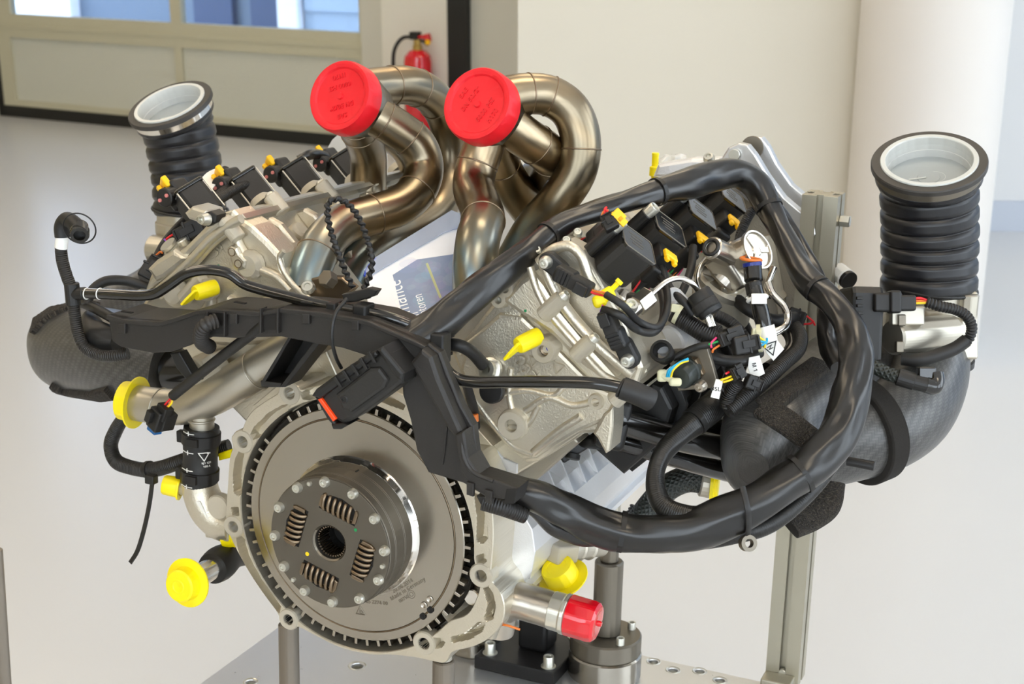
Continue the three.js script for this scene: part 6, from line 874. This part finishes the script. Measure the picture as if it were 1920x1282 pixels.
// ---------- high pressure fuel pump and rails ----------
{
  const t = T('fuel_pump', 'polished high pressure fuel pump with round can on right bank', 'fuel pump'), ax1 = rt(V(0.62, 0.32, 0.72)).normalize(), c = P(1420, 468, 1.455);
  part(t, 'damper_can', put(lat([[0, -0.04], [0.017, -0.04], [0.019, -0.036], [0.019, -0.005], [0.0208, -0.0035], [0.0213, 0], [0.0208, 0.0013], [0.0188, 0.0013], [0.0178, -0.001], [0.0068, -0.0013], [0.0056, 0], [0, 0.0004]], 56), c, ax1), mat.steel);
  part(t, 'can_fold', [0, 1, 2].map((i) => { const a = i * 2.094 + 0.4, m = basis(ax1, UP); return boxAt(V(Math.cos(a) * 0.0108, Math.sin(a) * 0.0108, -0.0002), 0.0125, 0.0055, 0.0014, dN, V(Math.cos(a), Math.sin(a), 0)).applyMatrix4(m.clone().setPosition(c)); }), mat.bright);
  part(t, 'pump_body', [boxAt(P(1368, 502, 1.475), 0.046, 0.03, 0.03, ax1, rt(V(0.6, -0.6, 0)), 0.006), rod(P(1352, 530, 1.485), P(1380, 500, 1.48), 0.019, 36)], mat.steel);
  part(t, 'solenoid', [rod(P(1334, 464, 1.44), P(1370, 482, 1.465), 0.0118, 36), put(lat([[0.0053, 0.001], [0.0068, 0.0025], [0.009, 0.0025], [0.0104, 0]], 32), P(1334, 464, 1.44), rt(V(-0.55, 0.3, 0.78)))], mat.steel); part(t, 'solenoid_ring', ringAt(P(1333, 463.5, 1.438), rt(V(-0.55, 0.3, 0.78)), 0.0078, 0.002, 32), mat.black);
  part(t, 'base_flange', [put(lat([[0.026, -0.006], [0.031, -0.004], [0.031, 0.002], [0.025, 0.004]], 44), P(1352, 532, 1.49), rt(V(0.45, 0.75, 0.5))), boxAt(P(1378, 545, 1.485), 0.034, 0.02, 0.008, rt(V(0.45, 0.75, 0.5)), RX, 0.003), boxAt(P(1318, 512, 1.5), 0.026, 0.018, 0.008, rt(V(0.45, 0.75, 0.5)), RX, 0.003)], mat.aluSoft);
  part(t, 'tower', rod(P(1352, 600, 1.52), P(1352, 532, 1.49), 0.03, 36), mat.cast);
  const fp = (label, pts, r, m = mat.bright) => one('fuel_pipe', label, 'pipe', tube(pts, r, { seg: 20, n: 90 }), m);
  fp('bent steel fuel pipe arching from the hex nut to the rubber clamp', [P(1212, 560, 1.37), P(1232, 542, 1.375), P(1252, 527, 1.38), P(1276, 522, 1.385), P(1298, 532, 1.39), P(1312, 552, 1.395), P(1322, 584, 1.395), P(1332, 612, 1.395)], 0.0029);
  fp('short steel fuel pipe bending down beside the pump solenoid', [P(1326, 482, 1.46), P(1314, 500, 1.45), P(1308, 524, 1.44), P(1316, 552, 1.42), P(1330, 590, 1.4), P(1338, 612, 1.398)], 0.0029);
  fp('long steel fuel pipe curving right behind the quick coupling', [P(1440, 530, 1.47), P(1448, 550, 1.465), P(1470, 574, 1.46), P(1477, 592, 1.455), P(1474, 610, 1.445), P(1460, 620, 1.435), P(1430, 630, 1.43)], 0.004);
  fp('second steel fuel pipe behind the round pump can', [P(1452, 500, 1.5), P(1444, 520, 1.5), P(1438, 540, 1.5), P(1444, 556, 1.49)], 0.0034);
  const nn = T('pipe_nut', 'steel hex union nut at the left end of fuel pipe', 'nut'), a = P(1194, 574, 1.365), d = P(1216, 556, 1.372).sub(a); part(nn, 'hex', put(slab(hexPts(0.0105).map(([x, y]) => V(x, y)), 0, 0.018, { bev: 0.0012 }), a, d), mat.steel); part(nn, 'union', put(cyl(0.0078, 0.022), a.clone().addScaledVector(d.clone().normalize(), -0.016), d), mat.steel);
  one('rail_fitting', 'stubby steel fuel rail end left of the hex nut', 'fitting', [rod(P(1160, 566, 1.385), P(1196, 572, 1.375), 0.011), cylAt(P(1168, 556, 1.385), rt(V(-0.4, -0.5, 0.7)), 0.01, 0.014)], mat.steel);
  const cl = T('pipe_clamp', 'round black rubber clamp joining two fuel pipes', 'clamp'), c0 = P(1308, 548, 1.392), cd = P(1336, 590, 1.388).sub(c0); part(cl, 'clamp_body', put(lat([[0, 0], [0.0115, 0], [0.0125, 0.002], [0.0125, 0.023], [0.0115, 0.025], [0, 0.025]], 36), c0, cd), mat.black); part(cl, 'lower_body', rod(P(1318, 566, 1.388), P(1328, 582, 1.386), 0.0133), mat.blackPl);
  one('hose_socket', 'pale plastic hose socket on the ribbed conduit', 'fitting', [rod(P(1258, 556, 1.42), P(1276, 576, 1.41), 0.0115), cylAt(P(1262, 552, 1.41), RZ, 0.007, 0.008)], mat.castWhite);
}
// ---------- dark clutter outboard of the right head ----------
{
  const t = T('intake_manifold', 'black plastic intake runner block outboard of the right head', 'intake manifold'), sec = bank([[0.2, 0.079], [0.3, 0.079], [0.306, 0.088], [0.3, 0.112], [0.27, 0.13], [0.21, 0.132]], 1);
  part(t, 'body', slab(sec, -0.46, -0.13, { bev: 0.004 }), mat.black); for (let k = 0; k < 7; k++) part(t, 'rib', slab(bank([[0.2, 0.079], [0.308, 0.079], [0.316, 0.09], [0.306, 0.118], [0.272, 0.136], [0.21, 0.136]], 1), -0.155 - k * 0.045, -0.15 - k * 0.045, { bev: 0.001 }), mat.black);
  const lead = (label, pts, r, m = mat.rubber) => one('sensor_lead', label, 'cable', tube(pts, r, { n: 120, seg: 16 }), m);
  lead('dark lead dropping from the second coil plug to the rubber clamp', [P(1240, 500, 1.42), P(1256, 540, 1.41), P(1282, 566, 1.4), P(1300, 590, 1.4)], 0.0042);
  lead('dark lead dropping from the third coil plug behind the pump', [P(1300, 462, 1.5), P(1296, 500, 1.48), P(1280, 545, 1.45), P(1262, 570, 1.43)], 0.0042);
  lead('ribbed conduit passing under the rubber clamp towards the plenum', [P(1340, 590, 1.43), P(1368, 604, 1.43), P(1392, 628, 1.425), P(1408, 660, 1.42)], 0.0062, mat.ribbed);
  lead('dark conduit under the paired connectors', [P(1330, 668, 1.4), P(1360, 676, 1.4), P(1396, 676, 1.405), P(1424, 660, 1.42)], 0.0058);
  lead('ribbed conduit rising beside the fourth ignition coil', [P(1384, 470, 1.56), P(1388, 440, 1.56), P(1400, 412, 1.565), P(1412, 392, 1.57)], 0.0052, mat.ribbed);
  lead('dark loom crossing behind the quick coupling', [P(1380, 560, 1.48), P(1404, 580, 1.46), P(1446, 600, 1.47), P(1490, 596, 1.5)], 0.0068);
  plugThing('black injector plug below the rubber clamp', P(1330, 612, 1.425), P(1356, 630, 1.42), 0.014); plugThing('black injector plug between the conduits and the rotary sensor', P(1340, 690, 1.41), P(1322, 672, 1.4), 0.014);
  plugThing('dark plug with red wires in shade left of the throttle motor', P(1500, 612, 1.52), P(1476, 606, 1.52), 0.014, { wires: [['wireRed', P(1466, 604, 1.515), 0], ['wireRed', P(1464, 600, 1.515), 1]] });
}
// ---------- right rear: mount arms, valve knob ----------
{
  const t = T('mount_link', 'milled aluminium twin arm engine mount reaching to the post', 'mount arm');
  const arm = (pts, n, th) => slab(pts.map(([x, y]) => N(x, y, n)), n - th, n, { bev: 0.002, smooth: false });
  const near = [[1340, 330], [1350, 300], [1366, 276], [1384, 268], [1402, 272], [1416, 290], [1440, 330], [1470, 370], [1512, 406], [1528, 422], [1530, 440], [1518, 456], [1500, 470], [1470, 440], [1430, 400], [1380, 360]];
  const far = [[1378, 290], [1388, 268], [1408, 256], [1428, 258], [1440, 274], [1456, 306], [1484, 346], [1520, 376], [1548, 392], [1554, 408], [1546, 424], [1524, 440], [1500, 420], [1460, 380], [1420, 330]];
  part(t, 'front_arm', arm(near, -0.44, 0.016), mat.alu); part(t, 'rear_arm', arm(far, -0.48, 0.016), mat.alu);
  part(t, 'bearing', cylAt(N(1412, 276, -0.482), dN, 0.0135, 0.004, 32), mat.darkSteel); part(t, 'bearing', cylAt(N(1528, 406, -0.482), dN, 0.0155, 0.006, 32), mat.darkSteel);
  part(t, 'bearing_bolt', [cylAt(N(1528, 406, -0.474), dN, 0.007, 0.006, 6), cylAt(N(1378, 290, -0.438), dN, 0.0065, 0.004, 24), cylAt(N(1552, 400, -0.47), V(1, 0, 0.5), 0.016, 0.006, 28)], mat.zinc);
  part(t, 'spacer', rod(N(1528, 406, -0.476), N(1546, 398, -0.47), 0.015), mat.alu);
  const w = T('engine_lug', 'cast rear bracket webs behind the wiring harness', 'bracket'); part(w, 'web', slab([[1300, 380], [1350, 330], [1420, 360], [1480, 470], [1520, 560], [1440, 640], [1390, 560]].map(([x, y]) => N(x, y, -0.46)), -0.47, -0.455), mat.castDark);
  part(w, 'rim', slab([[1228, 330], [1238, 306], [1300, 296], [1352, 296], [1352, 316], [1300, 330]].map(([x, y]) => N(x, y, -0.45)), -0.47, -0.44, { bev: 0.004 }), mat.castWhite); part(w, 'bolt', put(torx(0.007, 0.008), N(1330, 299, -0.438), V(0, 0.6, 0.6)), mat.zinc); part(w, 'rib', [rod(N(1410, 480, -0.45), N(1470, 560, -0.45), 0.006), rod(N(1440, 440, -0.45), N(1470, 600, -0.45), 0.006)], mat.cast);
  const y = T('dipstick_tag', 'upright yellow plastic pin behind the harness arch', 'pin'), yp = P(1227, 334, 1.78); part(y, 'pin', [rod(yp, P(1229, 290, 1.77), 0.0042), rod(P(1226, 330, 1.775), P(1227, 312, 1.772), 0.0058), cylAt(P(1229, 291, 1.77), UP, 0.0046, 0.003)], mat.yellow);
  one('clear_bag', 'crumpled clear bag scrap beside the upright yellow pin', 'bag', tube([P(1236, 312, 1.8), P(1262, 302, 1.8), P(1285, 304, 1.8)], (q, th, s) => 0.009 * (1 + 0.5 * noise.noise(s * 130, Math.cos(th) * 2, Math.sin(th) * 2)), { n: 30, seg: 16 }), M({ color: 0xf4f4f2, transmission: 0.5, roughness: 0.2, thickness: 0 }));
  const k = T('elbow_valve', 'small elbow valve with black and white ringed end by the post', 'valve'), k0 = P(1548, 512, 1.7), k1 = P(1570, 508, 1.68), k2 = P(1592, 526, 1.66), kd = k2.clone().sub(k1).normalize();
  part(k, 'elbow', tube([P(1546, 524, 1.7), k0, k1], 0.0105), mat.black); part(k, 'pale_grip', put(cyl(0.0112, 0.02), k1, kd), mat.white); part(k, 'black_ring', [put(cyl(0.0104, 0.003), k1.clone().addScaledVector(kd, 0.0115), kd), put(cyl(0.0108, 0.006), k1.clone().addScaledVector(kd, 0.02), kd)], mat.black);
  const far2 = T('heat_shield', 'pale triangular shield plate behind the left ignition coils', 'plate'); part(far2, 'plate', slab([[600, 300], [622, 262], [640, 246], [668, 240], [720, 290], [720, 320], [640, 312]].map(([x, y]) => N(x, y, -0.52)), -0.53, -0.52), mat.castWhite);
}
// ---------- right throttle wiring, braided vent hose ----------
{
  const t = T('throttle_lead', 'ribbed black conduit looping from the right throttle plug', 'cable'), a = P(1736, 566, 1.51);
  part(t, 'plug', boxAt(P(1692, 568, 1.512), 0.026, 0.017, 0.016, RZ, RX, 0.003), mat.black); part(t, 'plug_collar', boxAt(P(1676, 566, 1.51), 0.012, 0.024, 0.02, RZ, RX, 0.003), mat.black);
  [['wireRed', -4], ['wireYellow', 3], ['wireOrange', 0]].forEach(([m, k]) => part(t, 'wire', tube([P(1706, 566 + k, 1.51), P(1724, 564 + k * 1.3, 1.51), P(1740, 566 + k * 0.6, 1.51)], 0.0014, { seg: 8 }), mat[m]));
  part(t, 'conduit', tube([a, P(1762, 574, 1.51), P(1790, 580, 1.515), P(1812, 592, 1.52), P(1822, 612, 1.525), P(1818, 632, 1.53), P(1808, 644, 1.53)], ribs(0.0053, 0.0036, 0.0012), { n: 320, seg: 18 }), mat.black);
  part(t, 'taped_end', tube([P(1812, 638, 1.53), P(1792, 652, 1.53), P(1762, 664, 1.53), P(1720, 674, 1.53), P(1690, 672, 1.535)], 0.0072, { seg: 20 }), mat.rubber);
  const v = T('vent_hose', 'braided black vent hose with angled fitting on right plenum', 'hose'); part(v, 'hose', tube([P(1618, 676, 1.5), P(1640, 688, 1.49), P(1664, 700, 1.485), P(1690, 708, 1.48)], 0.0072), mat.braid); part(v, 'ferrule', [rod(P(1682, 706, 1.482), P(1716, 716, 1.478), 0.009), rod(P(1712, 715, 1.478), P(1740, 722, 1.476), 0.0082)], mat.black); part(v, 'elbow', [tube([P(1736, 721, 1.476), P(1752, 724, 1.476), P(1756, 714, 1.478), P(1754, 700, 1.48)], 0.0086), boxAt(P(1736, 700, 1.48), 0.018, 0.014, 0.014, RZ, RX)], mat.gloss);
}
// ---------- left bank: plugs and conduits ----------
{
  const c = (label, pts, r, m = mat.rubber, k = {}) => one('conduit', label, 'conduit', tube(pts, r, { n: 140, seg: 18, ...k }), m);
  c('outer smooth conduit sweeping down the left bank from the coils', [P(452, 350, 1.66), P(420, 362, 1.65), P(380, 386, 1.63), P(340, 420, 1.61), P(310, 455, 1.59), P(296, 480, 1.58)], 0.0052);
  c('inner ribbed conduit sweeping along the left coils', [P(470, 344, 1.66), P(440, 356, 1.64), P(405, 380, 1.62), P(370, 408, 1.6), P(336, 440, 1.58)], 0.0056, mat.ribbed);
  c('ribbed conduit ending beside the first left coil clip', [P(456, 336, 1.69), P(430, 352, 1.66), P(402, 374, 1.64)], 0.0062, mat.ribbed);
  c('short wrapped conduit bridging the rear left coils', [P(560, 300, 1.84), P(582, 290, 1.84), P(605, 292, 1.86), P(622, 303, 1.87)], 0.0066, mat.shrink);
  c('thin dark conduit rising from the bellows to the coil row', [P(406, 350, 1.78), P(416, 332, 1.78), P(424, 318, 1.79)], 0.006);
  const t = T('paper_tag', 'long white paper tag curled beside the left coil row', 'tag'); part(t, 'tag', tube([P(372, 378, 1.62), P(380, 356, 1.64), P(398, 336, 1.68), P(416, 328, 1.7)], 0.0105, { seg: 12, shape: superE(6, 0.1, 1), flat: RZ, n: 30 }), mat.white);
  const l2 = T('paper_tag', 'grey printed label on the third left ignition coil', 'tag'); part(l2, 'tag', slab([[568, 308], [598, 296], [602, 318], [582, 328]].map(([x, y]) => D(x, y, 1.8)).map((p) => V(p.x, p.y)), -0.33, -0.329, { bev: 0 }), mat.aluSoft);
  const q0 = N(388, 412, -0.02);
  plugThing('black connector of the left cam sensor beside its bolt', P(384, 418, 1.545), P(330, 446, 1.555), 0.02, { wires: [['wireRed', P(312, 450, 1.56), 0], ['wireYellow', P(312, 454, 1.56), 0.5], ['wirePurple', P(308, 448, 1.56), 1]], cat: 'connector' });
  plugThing('dark connector at the lower left corner of the left cover', P(274, 526, 1.56), P(300, 484, 1.57), 0.022, { wires: [['wireRed', P(312, 480, 1.565), 0], ['wireOrange', P(304, 474, 1.565), 1]] });
  const s = T('cam_sensor', 'black sensor ear with large bolt on the left cover', 'sensor'); part(s, 'ear', slab([[374, 402], [392, 396], [404, 404], [402, 418], [386, 426], [372, 420]].map(([x, y]) => N(x, y, -0.02)), -0.04, -0.022), mat.black); part(s, 'bolt', put(torx(0.0066, 0.011), N(389, 411, -0.022), V(-0.15, 0.1, 1)), mat.zinc);
  one('rail_fitting', 'threaded steel rail end above the left cover corner', 'fitting', [put(lat([[0, 0], [0.0075, 0], [0.0075, 0.004], [0.0095, 0.005], [0.0095, 0.008], [0.0075, 0.009], [0.0095, 0.011], [0.0095, 0.014], [0, 0.014]], 28), P(330, 474, 1.55), rt(V(-0.5, 0.6, 0.5))), put(cyl(0.009, 0.012), P(350, 462, 1.555), rt(V(-0.4, 0.7, 0.5)))], mat.zinc);
  for (const [label, q, d, l] of [['yellow winged plug in the front face of the left bank', N(398, 540, -0.03), V(-0.35, -0.12, 0.85), [[-0.5, -0.2]]], ['yellow winged plug in the front face of the right bank', N(1004, 632, -0.03), V(-0.5, -0.28, 0.82), [[-0.5, -0.3]]]]) {
    const k = T('sealing_plug', label, 'plug'); const dir = d.clone().normalize(); part(k, 'barrel', put(lat([[0.0, -0.004], [0.0082, -0.004], [0.0087, 0], [0.0084, 0.018], [0.0074, 0.021], [0.004, 0.0225], [0, 0.0225]], 32), q, dir), mat.yellow);
    const e = q.clone().addScaledVector(dir, 0.021); part(k, 'wing', slabOn(e, dir, V(-0.6, -0.75, 0.1).normalize(), [[-0.012, -0.006], [0.004, -0.007], [0.012, 0.003], [0.016, 0.01], [0.011, 0.011], [0.002, 0.006], [-0.01, 0.007]], 0.0032), mat.yellow);
  }
  one('flange_bolt', 'small silver flange bolt on the exhaust flange of the left header', 'bolt', put(torx(0.0075, 0.006), D(578, 540, 1.46), V(0.2, 0.6, 0.7)), mat.zinc);
  const ef = T('header_flange', 'dark exhaust flange with nut at the foot of the left header', 'flange'); part(ef, 'flange', slab([[556, 545], [570, 524], [604, 518], [640, 520], [664, 540], [640, 566], [590, 566]].map(([x, y]) => N(x, y, -0.05)), -0.062, -0.05, { bev: 0.002 }), mat.bronze); part(ef, 'nut', put(slab(hexPts(0.009).map(([x, y]) => V(x, y)), 0, 0.012, { bev: 0.001 }), D(622, 528, 1.46), V(-0.2, 0.5, 0.8)), mat.darkSteel);
  const kn = T('knock_sensor', 'cable stub with washer screwed to the block below the harness', 'sensor'); part(kn, 'stub', tube([N(838, 645, 0.0), N(862, 648, 0.0), N(884, 660, -0.01), N(906, 684, -0.025)], 0.0062), mat.rubber); part(kn, 'washer', put(lat([[0.0045, 0], [0.0125, 0], [0.0125, 0.004], [0.0095, 0.006], [0.009, 0.01], [0.0045, 0.01]], 32), N(922, 694, -0.035), V(-0.2, 0.3, 1)), mat.zinc); part(kn, 'lower_seal', cylAt(N(926, 732, -0.03), V(0, 0.2, 1), 0.0125, 0.008), mat.black);
  const lv = T('level_probe', 'thin black lead with orange band dropping beside the bracket', 'cable'); part(lv, 'lead', tube(pN([[872, 712, 0.0], [882, 745, -0.01], [890, 775, -0.02], [892, 800, -0.03]]), 0.0046), mat.rubber); part(lv, 'orange_band', rod(N(890, 776, -0.014), N(891, 790, -0.014), 0.0036), mat.wireOrange);
}

settle();
scene.traverse((o) => { if (o.isMesh) o.castShadow = o.receiveShadow = true; });
renderer.render(scene, camera);
